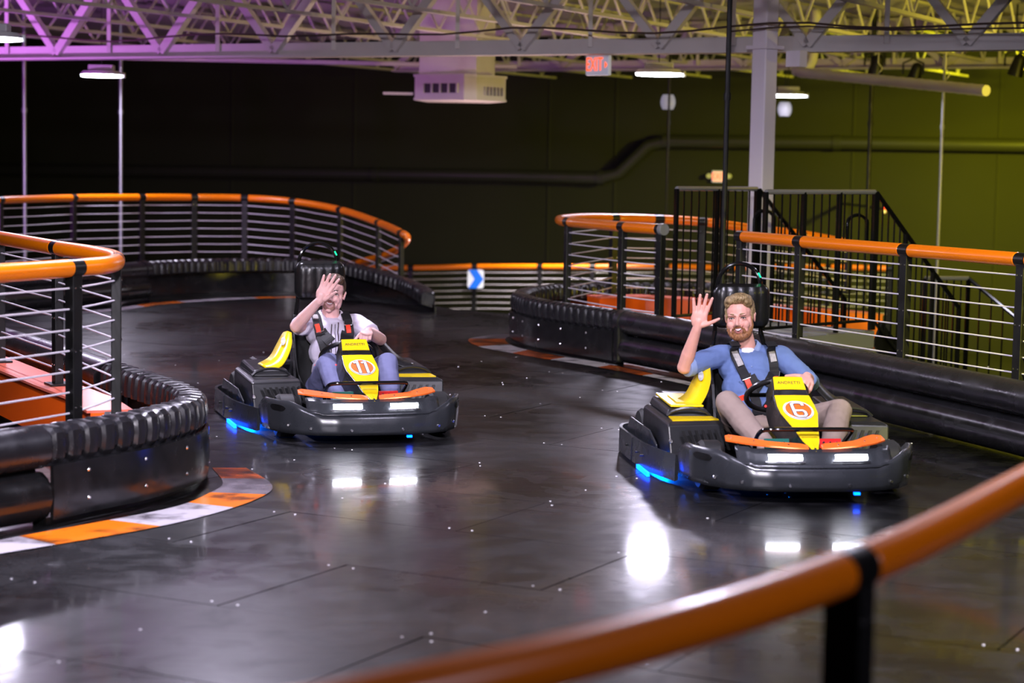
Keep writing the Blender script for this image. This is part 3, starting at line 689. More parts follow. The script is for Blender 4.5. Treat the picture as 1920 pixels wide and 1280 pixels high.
# ------------------------------------------------------------------ karts (local frame: front at y = 0, rear at y = 2, x to the right of the picture)
M_pod = mat('kart_pod_plastic', (.016, .0165, .018), .34, rvar=.05, nscale=6)
M_sticker = mat('sticker_print', (.75, .55, .5), .5, noise=.9, nscale=45)
def front_plan(t):     # t -1..1 : outer face of the front bumper
    K = [(0, 0), (.12, .002), (.24, .012), (.35, .04), (.45, .10), (.53, .20), (.585, .34), (.60, .48), (.595, .60)]
    s = abs(t)*(len(K)-1); i = min(int(s), len(K)-2); f = s-i
    x = K[i][0]*(1-f)+K[i+1][0]*f; y = K[i][1]*(1-f)+K[i+1][1]*f
    return (x if t >= 0 else -x), y
def yfront(x):
    for k in range(101):
        t = k/100; a = front_plan(t)
        if a[0] >= abs(x): return a[1]
    return .3
def make_kart(pos, rz, number, label, yellow_pod):
    g = empty('go_kart', (*pos, 0), label, 'kart', 'racing karts', rz=rz, off=(0, 0, 0))
    B = lambda n, mb, m, parent=g, **k: build(n, mb, m, parent, **k)
    # front bumper
    rows = []
    for r in range(6):
        row = []
        for k in range(65):
            t = -1+2*k/64; x, y = front_plan(t); ax = abs(x)
            top = .178+.0*ax
            if ax > .33: top = .178+.072*min(1, (ax-.33)/.16)
            if y > .40: top = .25-.08*min(1, (y-.40)/.2)
            bot = .06+.0*y
            f = r/5; z = bot+(top-bot)*f; sc = 1-.025*(1-f)-.03*max(0, f-.75)
            row.append(V((x*sc, y+.012*(1-math.sin(PI*f))+.01*f, z)))
        rows.append(row)
    fb = B('front_bumper', MB().grid(rows), M_grey, smooth='auto', solid=.014)
    rows = []
    for r in range(2): rows.append([V((front_plan(-.97+1.94*k/64)[0]*.93, front_plan(-.97+1.94*k/64)[1]+.05+.02*r, .055+.05*r)) for k in range(65)])
    B('under_lip', MB().grid(rows), M_black, solid=.01)
    for s in (-1, 1):      # slot shaped handles in the bumper wings
        for (t0, t1) in ((.60, .73),):
            pts = []
            hb = MB(); ra = []
            for k in range(9):
                t = (t0+(t1-t0)*k/8)*s; x, y = front_plan(t); e = .018*math.sqrt(max(.02, 1-(abs(k-4)/4)**4))
                ra.append([V((x*1.004, y-.001, .205-e)), V((x*1.004, y-.001, .205+e))])
            hb.grid(ra); B('handle_slot', hb, M_post, fb, solid=.004)
        cx = s*.59
        for tb, zb in ((.16, .09), (.42, .10), (.58, .11)):
            x, y = front_plan(tb*s); n = V((x*.3, -1, 0)).normalized()
            B('bolt', MB().rcone((x, y-.002, zb), V((x, y-.002, zb))+n*.008, .010, .007, 10, True, True), M_chrome, fb)
    # fascia with lamps
    prof = [(.010, .176), (.030, .186), (.052, .206), (.075, .232), (.10, .256)]
    rows = [[V((-.40+.8*k/40, yfront(-.40+.8*k/40)+dy+(.10 if abs(-.40+.8*k/40) > .39 else 0)*0, z+(.0 if abs(-.4+.8*k/40) < .33 else .01))) for k in range(41)] for dy, z in prof]
    fa = B('front_fascia', MB().grid(rows), M_grey, smooth='auto', solid=.01)
    for s in (-1, 1):
        row = [[V((s*x, yfront(x)+.052+dd, .213+dz)) for x in [.085+.17*k/10 for k in range(11)]] for dd, dz in ((-.018, 0), (-.022, .012), (-.008, .026))]
        B('headlight', MB().grid(row), M_led, solid=.006)
        B('lamp_bezel', MB().tube([(s*x, yfront(x)+.030, .203) for x in [.07+.2*k/8 for k in range(9)]], .005, 6), M_chrome, fa)
        # orange deck strip
        inner = []; outer = []
        for k in range(13):
            x = .035+(.42-.035)*k/12
            yo = yfront(x)+.098+.10*(x/.42)**3; wd = .075+.07*math.sin(PI*min(1, max(0, (x-.2)/.30)))**2
            if k == 0: wd = .03
            if k == 12: wd = .05
            outer.append(V((s*x, yo, .258+.02*(x/.42)))); inner.append(V((s*x*.985, yo+wd, .272+.022*(x/.42))))
        B('orange_panel', MB().grid([outer, inner]), M_korange, solid=.008)
        for k in (3, 8, 11): c = (outer[k]+inner[k])/2; B('rivet', MB().cyl(c, c+V((0, 0, .008)), .006, seg=8), M_chrome, fa)
    # deck behind the fascia / floor tray
    B('floor_tray', MB().box((0, .95, .065), (.62, 1.5, .015)), M_black, bevel=.004)
    B('nose_deck', MB().box((0, .24, .16), (.66, .22, .14)), M_black, bevel=.02)
    for s in (-1, 1):
        B('chassis_rail', MB().tube([(s*.31, .1, .09), (s*.33, .6, .09), (s*.30, 1.2, .09), (s*.32, 1.85, .09)], .016, 8), M_gloss, smooth='auto')
        # pedals
        B('pedal', MB().box((s*.14+.0, .33, .255), (.13 if s < 0 else .12, .012, .05), Matrix.Rotation(-.35, 3, 'X')), M_green if s < 0 else M_red, label='green pedal' if s < 0 else 'red pedal')
        for k in range(3): pass
        for k in range(3):
            B('pedal_stud', MB().cyl((s*.14-.035+.035*k, .318, .262), (s*.14-.035+.035*k, .325, .262), .006, seg=8), M_chrome)
        # side bumper band
        P = [(s*.60, .62), (s*.655, .85), (s*.69, 1.15), (s*.695, 1.6), (s*.69, 1.74), (s*.65, 1.87), (s*.56, 1.95)]
        D = catmull([(x, y, 0) for x, y in P], 6)
        if s > 0: D = D[::-1]
        sb = B('side_bumper', MB().sweep(D, [(.012, .02), (.014, .085), (.012, .152), (-.006, .155), (-.008, .015)]), M_grey, smooth='auto')
        B('bumper_seam', MB().box((s*.702, 1.32, .085), (.012, .006, .128)), M_black, sb)
        for yy in (1.05, 1.18, 1.46): B('bolt', MB().cyl((s*.69, yy, .09), (s*.712, yy, .09), .008, seg=8), M_post, sb)
        # inner guard fin
        gp = [(.66, 1.70, .15), (.655, 1.64, .225), (.645, 1.15, .215), (.63, 1.02, .15)]
        B('guard_panel', MB().prism([(s*x, y, z) for x, y, z in gp]+[(s*.63, 1.02, .10), (s*.66, 1.70, .10)], (-s*.012, 0, 0)), M_grey, bevel=.004)
        # side pod body
        def pl(pts): return [V((s*x, y, z)) for x, y, z in pts]
        body = MB()
        lo = pl([(.61, .80, .285), (.605, 1.5, .300), (.33, 1.5, .300), (.29, .86, .285)]); hi = lo
        bt = pl([(.60, .76, .11), (.61, 1.5, .11), (.33, 1.5, .11), (.29, .80, .11)])
        tp = pl([(.585, .84, .300), (.585, 1.5, .315), (.34, 1.5, .315), (.30, .885, .300)])
        body.rings([bt, lo, tp])
        pod = B('side_pod', body, M_pod, bevel=.012)
        up0 = pl([(.575, 1.0, .305), (.575, 1.5, .315), (.35, 1.5, .315), (.335, 1.0, .305)])
        up1 = pl([(.56, 1.03, .345), (.56, 1.48, .365), (.37, 1.48, .365), (.345, 1.03, .345)])
        B('pod_upper', MB().rings([up0, up1]), M_pod, pod, bevel=.012)
        # arched front rim of the upper box
        arch = [V((s*(.575-.24*k/10), .995, .312+.042*math.sin(PI*k/10)**.6)) for k in range(11)]
        B('arch_rim', MB().tube(arch, .009, 6), M_pod, pod)
        cap = pl([(.545, 1.05, .352), (.545, 1.46, .371), (.385, 1.46, .371), (.36, 1.05, .352)])
        if yellow_pod and s < 0:
            B('yellow_cover', MB().prism(cap, (0, 0, .012)), M_yellow, pod, bevel=.004)
            if s < 0: B('cover_recess', MB().prism(pl([(.50, 1.12, .368), (.50, 1.38, .382), (.41, 1.34, .380), (.40, 1.12, .368)]), (0, 0, .004)), M_flange if False else M_yellow, pod, bevel=.002)
        if yellow_pod == (s < 0):
            B('yellow_strip', MB().prism(pl([(.575, .855, .301), (.57, .985, .306), (.33, .985, .306), (.31, .90, .301)]), (0, 0, .006)), M_yellow, pod)
        # vents on the front face
        for k in range(7):
            x0 = .575-.038*k-.03; yy = .775+.01*k-.004
            q = [V((s*x0, yy-.004+.0, .262)), V((s*(x0-.016), yy-.002, .262)), V((s*(x0-.056), yy-.010, .150)), V((s*(x0-.040), yy-.012, .150))]
            B('vent_slot', MB().prism(q, (0, -.006, 0)), M_post, pod)
        B('pod_bolt', MB().rcone((s*.598, .772, .205), (s*.600, .758, .205), .013, .009, 10, True, True), M_chrome, pod)
        for k in range(4):
            B('bracket_end', MB().cyl((s*(.50-.03*(k % 2)), .745, .118+.026*(k//2)), (s*(.50-.03*(k % 2)), .77, .118+.026*(k//2)), .008, seg=8), M_chrome, pod)
        # swept side fairing beside the seat
        A = [(.50, 1.22, .36), (.42, 1.26, .40), (.36, 1.34, .47), (.31, 1.40, .535), (.285, 1.40, .55)]
        Bq = [(.47, 1.05, .345), (.385, 1.07, .355), (.325, 1.14, .41), (.28, 1.24, .48), (.262, 1.34, .545)]
        a_, b_ = catmull([(s*x, y, z) for x, y, z in A], 5), catmull([(s*x, y, z) for x, y, z in Bq], 5)
        c_ = [(p+q)/2+V((s*.008, -.006, .006)) for p, q in zip(a_, b_)]
        fr = B('seat_fairing' if s < 0 else 'side_liner', MB().grid([a_, c_, b_]), M_yellow if s < 0 else M_black, smooth='auto', solid=.008)
        k = 13; cc = c_[k]+V((s*.006, -.004, .008)); n_ = (a_[k]-b_[k]).cross(c_[k+1]-c_[k-1]).normalized(); n_ = n_ if n_.y < 0 else -n_
        ring = [cc+n_*.004+((a_[k]-b_[k]).normalized()*math.cos(t*PI/6)*.035+(c_[k+1]-c_[k-1]).normalized()*math.sin(t*PI/6)*.035) for t in range(12)]
        if s < 0: B('round_sticker', MB().prism(ring, n_*.002), M_sticker, fr)
        B('side_apron', MB().prism(pl([(.30, 1.0, .12), (.28, 1.22, .46), (.27, 1.36, .53), (.24, 1.5, .5), (.24, 1.5, .12)]), (-s*.015, 0, 0)), M_black)
        # wheels
        for yy, wd in ((.42, .12), (1.72, .18)):
            x = s*(.47 if yy < 1 else .50); T = MB()
            pr = [(wd/2, .075), (wd/2, .115), (wd/2-.02, .13), (-wd/2+.02, .13), (-wd/2, .115), (-wd/2, .075)]
            T.rings([[V((x+a, yy+r*math.cos(2*PI*j/24), .132+r*math.sin(2*PI*j/24))) for j in range(24)] for a, r in pr])
            ty = B('wheel', T, M_tyre, smooth='auto')
            B('rim', MB().cyl((x-wd*.42, yy, .132), (x+wd*.42, yy, .132), .072, seg=16), M_chrome, ty)
    rb = catmull([(-.56, 1.95, 0), (-.3, 1.985, 0), (0, 1.99, 0), (.3, 1.985, 0), (.56, 1.95, 0)], 6)
    B('rear_bumper', MB().sweep(rb, [(.012, .02), (.012, .152), (-.006, .155), (-.008, .015)]), M_grey, smooth='auto')
    B('engine_cover', MB().box((0, 1.78, .24), (.9, .30, .20)), M_black, bevel=.03)
    # under glow
    B('blue_light', MB().box((-.703, .99, .014), (.016, .30, .022)), M_blue)
    B('blue_light', MB().box((.20, .03, .045), (.03, .02, .012)), M_blue)
    ul = bpy.data.lights.new('blue_underglow', 'AREA'); ul.size = .12; ul.energy = 30; ul.color = (0, .12, 1)
    uo = bpy.data.objects.new('blue_underglow', ul); COL.objects.link(uo); uo.parent = g; uo.location = (-.62, 1.05, .10)
    # nose fairing: yellow front face, dark flanks
    def hull(rows, m, name, depth, parent=g):
        # rows: (y, z, xl, xr); the body extends back by depth
        top = [V((a[2], a[0], a[1])) for a in rows]; topr = [V((a[3], a[0], a[1])) for a in rows]
        mb = MB(); R4 = []
        for (y, z, xl, xr), dd in zip(rows, depth):
            R4.append([V((xl, y, z)), V((xr, y, z)), V((xr+.012, y+dd*.8, z-dd*.9)), V((xl-.012, y+dd*.8, z-dd*.9))])
        return B(name, mb.rings(R4), m, parent, bevel=.006)
    rows = [(.66, .56, -.086, .078), (.60, .50, -.092, .086), (.575, .472, -.098, .096), (.50, .425, -.102, .108), (.44, .395, -.098, .108), (.30, .335, -.066, .072), (.20, .285, -.045, .050), (.09, .245, -.014, .014)]
    nf = hull(rows, M_black, 'steering_fairing', [.10, .12, .13, .13, .13, .12, .08, .03])
    def face(i0, i1, name, m, inset=.004, up=.003, extra=None, parent=None):
        rr = extra or rows[i0:i1+1]
        L = [V((a[2]+inset, a[0], a[1])) for a in rr]; R_ = [V((a[3]-inset, a[0], a[1])) for a in rr]
        nrm = V((0, -.6, .8))
        L = [p+nrm*up for p in L]; R_ = [p+nrm*up for p in R_]
        return B(name, MB().grid([L, [(p+q)/2+nrm*.002 for p, q in zip(L, R_)], R_]), m, parent or nf, solid=.004)
    face(0, 1, 'name_plate', M_yellow)
    face(2, 6, 'number_panel', M_yellow, extra=rows[2:6]); 
    face(5, 7, 'nose_tip_panel', M_yellow, extra=[(.27, .32, -.060, .066), (.20, .285, -.045, .050), (.09, .245, -.014, .014)])
    B('nose_step', MB().box((0, .225, .305), (.085, .02, .006), Matrix.Rotation(.3, 3, 'X')), mat('yellow_shadow', (.55, .40, .005), .4), nf)
    B('nose_bolt', MB().cyl((0, .108, .255), (0, .104, .262), .006, seg=8), M_chrome, nf)
    sl = (V((0, .50, .425))-V((0, .36, .36))).normalized(); c = V((.004, .455, .4085)); Fm = frame(c, (1, 0, 0), sl); nn = Fm.to_3x3() @ V((0, 0, 1))
    def disc(r, m, up, name, sy=1.15): 
        B(name, MB().prism([c+nn*up+V((1, 0, 0))*r*math.cos(2*PI*j/40)+sl*r*sy*math.sin(2*PI*j/40) for j in range(40)], nn*.0015), m, nf)
    c = c+nn*.004
    disc(.080, M_white, .0, 'number_disc_rim'); disc(.0765, M_ink, .0018, 'number_ring'); disc(.0755, M_white, .0022, 'number_ring'); disc(.068, M_korange, .003, 'number_disc')
    Ft = Matrix.Translation(nn*.0055) @ frame(c, (1, 0, 0), sl)
    digits = {'1': [[(-.017, .040), (-.006, .047), (.002, .056), (.002, -.062)]], '6': [[(.028, .036), (.028, .046), (.017, .058), (-.013, .058), (-.026, .044), (-.026, -.046), (-.013, -.060), (.017, -.060), (.028, -.046), (.028, -.022), (.017, -.010), (-.024, -.010)]]}
    def strokes(nm, w_, up, m, lab=None):
        mb = MB(); n_ = len(number)
        for d_i, ch in enumerate(number):
            ox = (d_i-(n_-1)/2)*.046
            for line in digits[ch]:
                Q = [c+nn*up+V((1, 0, 0))*(x+ox)*1.05+sl*z*1.12 for x, z in line]
                for a_, b_ in zip(Q[:-1], Q[1:]):
                    d = b_-a_; Rm = frame((0, 0, 0), d, nn).to_3x3(); mb.box((a_+b_)/2, (d.length+w_*.55, .0012, w_), Rm)
        o = B(nm, mb, m, nf)
        if lab: o['label'] = lab
    strokes('number_outline', .0235, .0052, M_ink); strokes('number', .0165, .0066, M_white, 'white number '+number)
    s2 = (V((0, .66, .56))-V((0, .60, .50))).normalized(); F2 = frame((-.004, .629, .5335), (1, 0, 0), s2); n2 = F2.to_3x3() @ V((0, 0, 1))
    text('lettering', 'ANDRETTI', M_ink, Matrix.Translation(n2*.004) @ F2, .026, nf, ext=.0003)
    # front hoop bar
    bp = catmull([(-.22, .46, .17), (-.235, .40, .25), (-.24, .30, .315), (-.215, .235, .34), (-.1, .225, .343), (.1, .225, .343), (.215, .235, .34), (.24, .30, .315), (.235, .40, .25), (.22, .46, .17)], 5)
    B('front_hoop', MB().tube(bp, .0115, 10), M_gloss, smooth='auto')
    # steering
    wc = V((.0, .885, .44)); wn = V((0, .64, .77)).normalized(); wx = V((1, 0, 0)); wy = wn.cross(wx).normalized()
    if wy.z < 0: wy = -wy
    rim = [wc+wx*math.cos(2*PI*j/40)*.162+wy*math.sin(2*PI*j/40)*.150 for j in range(41)]
    st = B('steering_wheel', MB().tube(rim, .0155, 10, cap=False), M_vinyl, smooth='auto')
    for a in (PI, 0, -PI/2): B('spoke', MB().box(wc+(wx*math.cos(a)+wy*math.sin(a))*.08, (.15, .03, .008), frame((0, 0, 0), wx*math.cos(a)+wy*math.sin(a), wn.cross(wx*math.cos(a)+wy*math.sin(a))).to_3x3()), M_gloss, st)
    B('hub', MB().cyl(wc-wn*.03, wc+wn*.02, .04, seg=16), M_gloss, st, bevel=.005)
    B('steering_column', MB().tube([wc, (0, .6, .3), (0, .3, .12)], .013, 8), M_gloss)
    B('status_light', MB().ell((-.10, .72, .40), (.006, .006, .006)), mat('red_indicator', (1, 0, 0), .4, emit=(1, .02, .02), estr=5))
    # seat
    cp = catmull([(0, .86, .13), (0, 1.02, .10), (0, 1.24, .10), (0, 1.40, .16), (0, 1.50, .30), (0, 1.55, .46), (0, 1.58, .56), (0, 1.60, .64)], 4)
    hw = [.19]*6+[.20]*10; rows = []
    for i, p in enumerate(cp):
        t = i/(len(cp)-1); w_ = .185+.02*math.sin(PI*t); wing = .05+.13*math.sin(PI*min(1, t*1.15))**1.0
        tt = (cp[min(i+1, len(cp)-1)]-cp[max(i-1, 0)]).normalized(); nn_ = V((0, -tt.z, tt.y))
        if nn_.z < 0 and nn_.y > 0: nn_ = -nn_
        rows.append([p+V((x*w_, 0, 0))+nn_*(wing*f) for x, f in ((-1.12, 1), (-1.1, .55), (-1, .16), (-.7, .02), (0, 0), (.7, .02), (1, .16), (1.1, .55), (1.12, 1))])
    B('seat', MB().grid(rows), mat('seat_matt_black', (.007, .007, .007), .55), smooth='auto', solid=.02, sub=1)
    # head rest: quilted pad
    pad = MB(); rows = []; n = 24; m_ = 16
    hx0, hx1, hz0, hz1 = -.185, .125, .755, .985
    for face_ in (0,):
        for j in range(m_+1):
            z = hz0+(hz1-hz0)*j/m_; row = []
            for i in range(n+1):
                u_ = -1+2*i/n; v_ = -1+2*j/m_
                e = max(0, 1-abs(u_)**6)**.5*max(0, 1-abs(v_)**6)**.5
                q = .008*abs(math.sin(PI*2.5*(u_+1)))**.5
                xx = (hx0+hx1)/2+(hx1-hx0)/2*u_*(1-.06*abs(v_)**6)
                row.append(V((xx, 1.60-.035*e-q*e, z+(0 if abs(u_) < .8 else -.02*(v_)*((abs(u_)-.8)/.2)**2))))
            rows.append(row)
    B('head_rest', pad.grid(rows), M_vinyl, smooth='auto', solid=.03)
    hc = (hx0+hx1)/2
    hp = [V((hc-.135, 1.66, .70)), V((hc-.135, 1.66, .95))]+[V((hc-.127*math.cos(math.radians(a)), 1.66, .985+.125*math.sin(math.radians(a)))) for a in range(0, 181, 15)]+[V((hc+.135, 1.66, .95)), V((hc+.135, 1.66, .70))]
    B('roll_hoop', MB().tube(hp, .0125, 10), M_gloss, smooth='auto')
    for s in (-1, 1): B('seat_strut', MB().tube([(hc+s*.135, 1.66, .72), (s*.2, 1.68, .4), (s*.25, 1.7, .1)], .014, 8), M_gloss, smooth='auto')
    B('indicator', MB().box((hc+.115, 1.643, 1.045), (.008, .006, .03), Matrix.Rotation(-.5, 3, 'Y')), mat('green_led', (0, 1, .3), .4, emit=(0, 1, .3), estr=1.5), label='green light')
    return g

# ------------------------------------------------------------------ people
def bake(mb, voxel, smooth_it=2, fac=.5, disp=None):
    me = bpy.data.meshes.new('t'); me.from_pydata(mb.v, [], mb.f); o = bpy.data.objects.new('t', me); COL.objects.link(o)
    import bmesh
    bm = bmesh.new(); bm.from_mesh(me); bmesh.ops.recalc_face_normals(bm, faces=bm.faces); bm.to_mesh(me); bm.free()
    r = o.modifiers.new('r', 'REMESH'); r.mode = 'VOXEL'; r.voxel_size = voxel; r.use_smooth_shade = True
    s_ = o.modifiers.new('s', 'SMOOTH'); s_.iterations = smooth_it; s_.factor = fac
    if disp:
        tx = bpy.data.textures.new('cl', 'CLOUDS'); tx.noise_scale = disp[0]; tx.noise_depth = 2
        d = o.modifiers.new('d', 'DISPLACE'); d.texture = tx; d.strength = disp[1]; d.mid_level = .5
    dg = bpy.context.evaluated_depsgraph_get(); out = bpy.data.meshes.new_from_object(o.evaluated_get(dg))
    bpy.data.objects.remove(o); out.polygons.foreach_set('use_smooth', [True]*len(out.polygons))
    return out
def place(name, me, m, parent, label=None):
    off = OFF.get(parent.name, V((0, 0, 0))); me.transform(Matrix.Translation(-off)); me.name = name
    me.materials.clear(); me.materials.append(m); o = bpy.data.objects.new(name, me); COL.objects.link(o); o.parent = parent; OFF[o.name] = off
    if label: o['label'] = label
    return o
def skinmat(name, col, red=(.75, .30, .26)):
    m = mat(name, col, .5, noise=.10, nscale=18, bump=.08, bscale=120)
    b = m.node_tree.nodes['Principled BSDF']; b.inputs['Subsurface Weight'].default_value = .12; b.inputs['Subsurface Radius'].default_value = (.02, .008, .005)
    b.inputs['Subsurface Scale'].default_value = .3
    return m
class Head:
    def __init__(s, c, F, tilt, k=1.0):
        F = V(F).normalized(); up = V((0, 0, 1)); X = up.cross(F).normalized()*-1   # X to the right of the viewer looking at the face
        X = V((-F.y, F.x, 0)).normalized(); Up = F.cross(X)*-1
        if Up.z < 0: Up = -Up
        if X.x < 0: X = -X
        R = Matrix.Rotation(tilt, 3, F); s.X, s.U, s.F, s.c, s.k = R @ X, R @ Up, F, V(c), k
        s.R = Matrix((s.X, s.F, s.U)).transposed()
    def p(s, x, f, u): return s.c+(s.X*x+s.F*f+s.U*u)*s.k
    def ell(s, mb, c, r, rot=None):
        R = s.R if rot is None else s.R @ rot
        return mb.ell(s.p(*c), [q*s.k for q in r], R)
def head_mesh(mb, h, smile=0):
    h.ell(mb, (0, -.022, .032), (.075, .092, .082)); h.ell(mb, (0, .02, .035), (.068, .062, .068))
    h.ell(mb, (0, .030, -.028), (.060, .056, .070)); h.ell(mb, (0, .036, -.070), (.050, .046, .042))
    h.ell(mb, (0, .070, -.098), (.024, .018, .018))
    for s in (-1, 1):
        h.ell(mb, (s*.037, .060, -.034), (.026, .024, .024)); h.ell(mb, (s*.058, .02, -.04), (.014, .035, .05))
        h.ell(mb, (s*.028, .079, .024), (.026, .010, .008)); h.ell(mb, (s*.033, .066, -.004), (.016, .014, .010))
        h.ell(mb, (s*.011, .098, -.030), (.009, .010, .008)); h.ell(mb, (s*.078, -.008, -.002), (.007, .017, .030), Matrix.Rotation(-s*.25, 3, 'Z'))
        h.ell(mb, (s*.080, -.012, .012), (.009, .016, .014))
        h.ell(mb, (s*.034, .064, -.062), (.018, .018, .016))
    mb.rcone(h.p(0, .082, .014), h.p(0, .108, -.024), .008*h.k, .0115*h.k); h.ell(mb, (0, .076, -.058), (.030, .016, .024))
def lid_eye(h, s, g, iris, skin, open_=1.0):
    build('eye', MB().ell(h.p(s*.032, .0735, .004), (.0125*h.k, .0105*h.k, .0075*h.k*open_), h.R), mat('eye_white', (.75, .72, .70), .3), g, smooth=True)
    build('iris', MB().ell(h.p(s*.032, .0815, .004), (.0058*h.k, .0035*h.k, .0058*h.k*open_), h.R), iris, g, smooth=True)
    for sg, zz in ((1, .0105*open_+.001), (-1, -.0055*open_-.001)):
        pts = [h.p(s*.032+.0145*x, .0805-.006*x*x, .003+zz*(1-x*x*.75)) for x in (-1, -.6, -.2, .2, .6, 1)]
        build('eyelid', MB().tube(pts, .0028 if sg > 0 else .0022, 6), skin if sg < 0 else mat('lash', (.05, .03, .02), .6), g, smooth=True)
def brow(h, s, g, m, lift=0):
    pts = [h.p(s*(.016+.033*t), .0885-.013*t*t, .027+lift+.004*math.sin(PI*t)-.003*t) for t in (0, .25, .5, .75, 1)]
    build('eyebrow', MB().tube(pts, [.0032, .0042, .0042, .0034, .002], 6), m, g, smooth=True)
def hand(mb, wr, u, n, side, curls, k=1.0, spread=1.0, thumb=(.8, .6, .1), plen=.088):
    """u: wrist to knuckles, n: palm normal, thumb towards side*(u x n)"""
    u = V(u).normalized(); n = V(n); n = (n-u*n.dot(u)).normalized(); r = u.cross(n)*side; wr = V(wr)
    base = [(.030, 0), (.010, .003), (-.011, 0), (-.031, -.008)]; lens = [(.040, .025, .019), (.045, .028, .020), (.041, .026, .019), (.032, .020, .017)]
    angs = [.16, .04, -.09, -.24]
    mb.ell(wr+u*.05*k, (.012*k, .012*k, .012*k))
    R = Matrix((r, u, n)).transposed(); mb.ell(wr+u*.050*k, (.044*k, .052*k, .017*k), R); mb.rcone(wr-u*.01*k, wr+u*.035*k, .023*k, .026*k, sq=1)
    for (bx, by), ls, a, cu in zip(base, lens, angs, curls):
        kn = wr+u*(plen+by)*k+r*bx*k; mb.rcone(wr+u*.02*k+r*bx*.6*k, kn, .015*k, .0120*k)
        p = kn; th = 0; rad = .0110
        for L, c in zip(ls, cu):
            th += c; d0 = (u*math.cos(a*spread)+r*math.sin(a*spread)); d = d0*math.cos(th)+n*math.sin(th)
            q = p+d*L*k; mb.rcone(p, q, rad*k, (rad-.001)*k); p = q; rad -= .0011
    t0 = wr+u*.022*k+r*.024*k+n*.006*k; a, b, c = thumb
    d = (u*b+r*a+n*c).normalized(); t1 = t0+d*.042*k; d2 = (u*(b+.15)+r*a*.8+n*c*1.6).normalized(); t2 = t1+d2*.032*k; t3 = t2+d2*.022*k
    mb.rcone(t0, t1, .0165*k, .0115*k); mb.rcone(t1, t2, .0112*k, .010*k); mb.rcone(t2, t3, .0098*k, .0082*k)

def ray_path(bvh, pts, outd=.010):
    out = []
    for x, z in pts:
        hit = bvh.ray_cast(V((x, 0, z)), V((0, 1, 0)))
        y = hit[0].y-outd if hit[0] is not None else (out[-1].y if out else 1.3)
        out.append(V((x, y, z)))
    return out
def ribbon(P, w_, th=.005, side=None):
    rows = []; rings = []
    for i, p in enumerate(P):
        t = (P[min(i+1, len(P)-1)]-P[max(i-1, 0)]).normalized(); sd = t.cross(V((0, -1, .2))).normalized() if side is None else V(side)
        n = t.cross(sd).normalized()
        rings.append([p+sd*w_/2+n*th, p-sd*w_/2+n*th, p-sd*w_/2-n*th, p+sd*w_/2-n*th])
    return MB().rings(rings)
def lerpP(P, n):
    out = []
    for i in range(len(P)-1):
        for k in range(n): t = k/n; out.append((P[i][0]*(1-t)+P[i+1][0]*t, P[i][1]*(1-t)+P[i+1][1]*t))
    out.append(P[-1]); return out

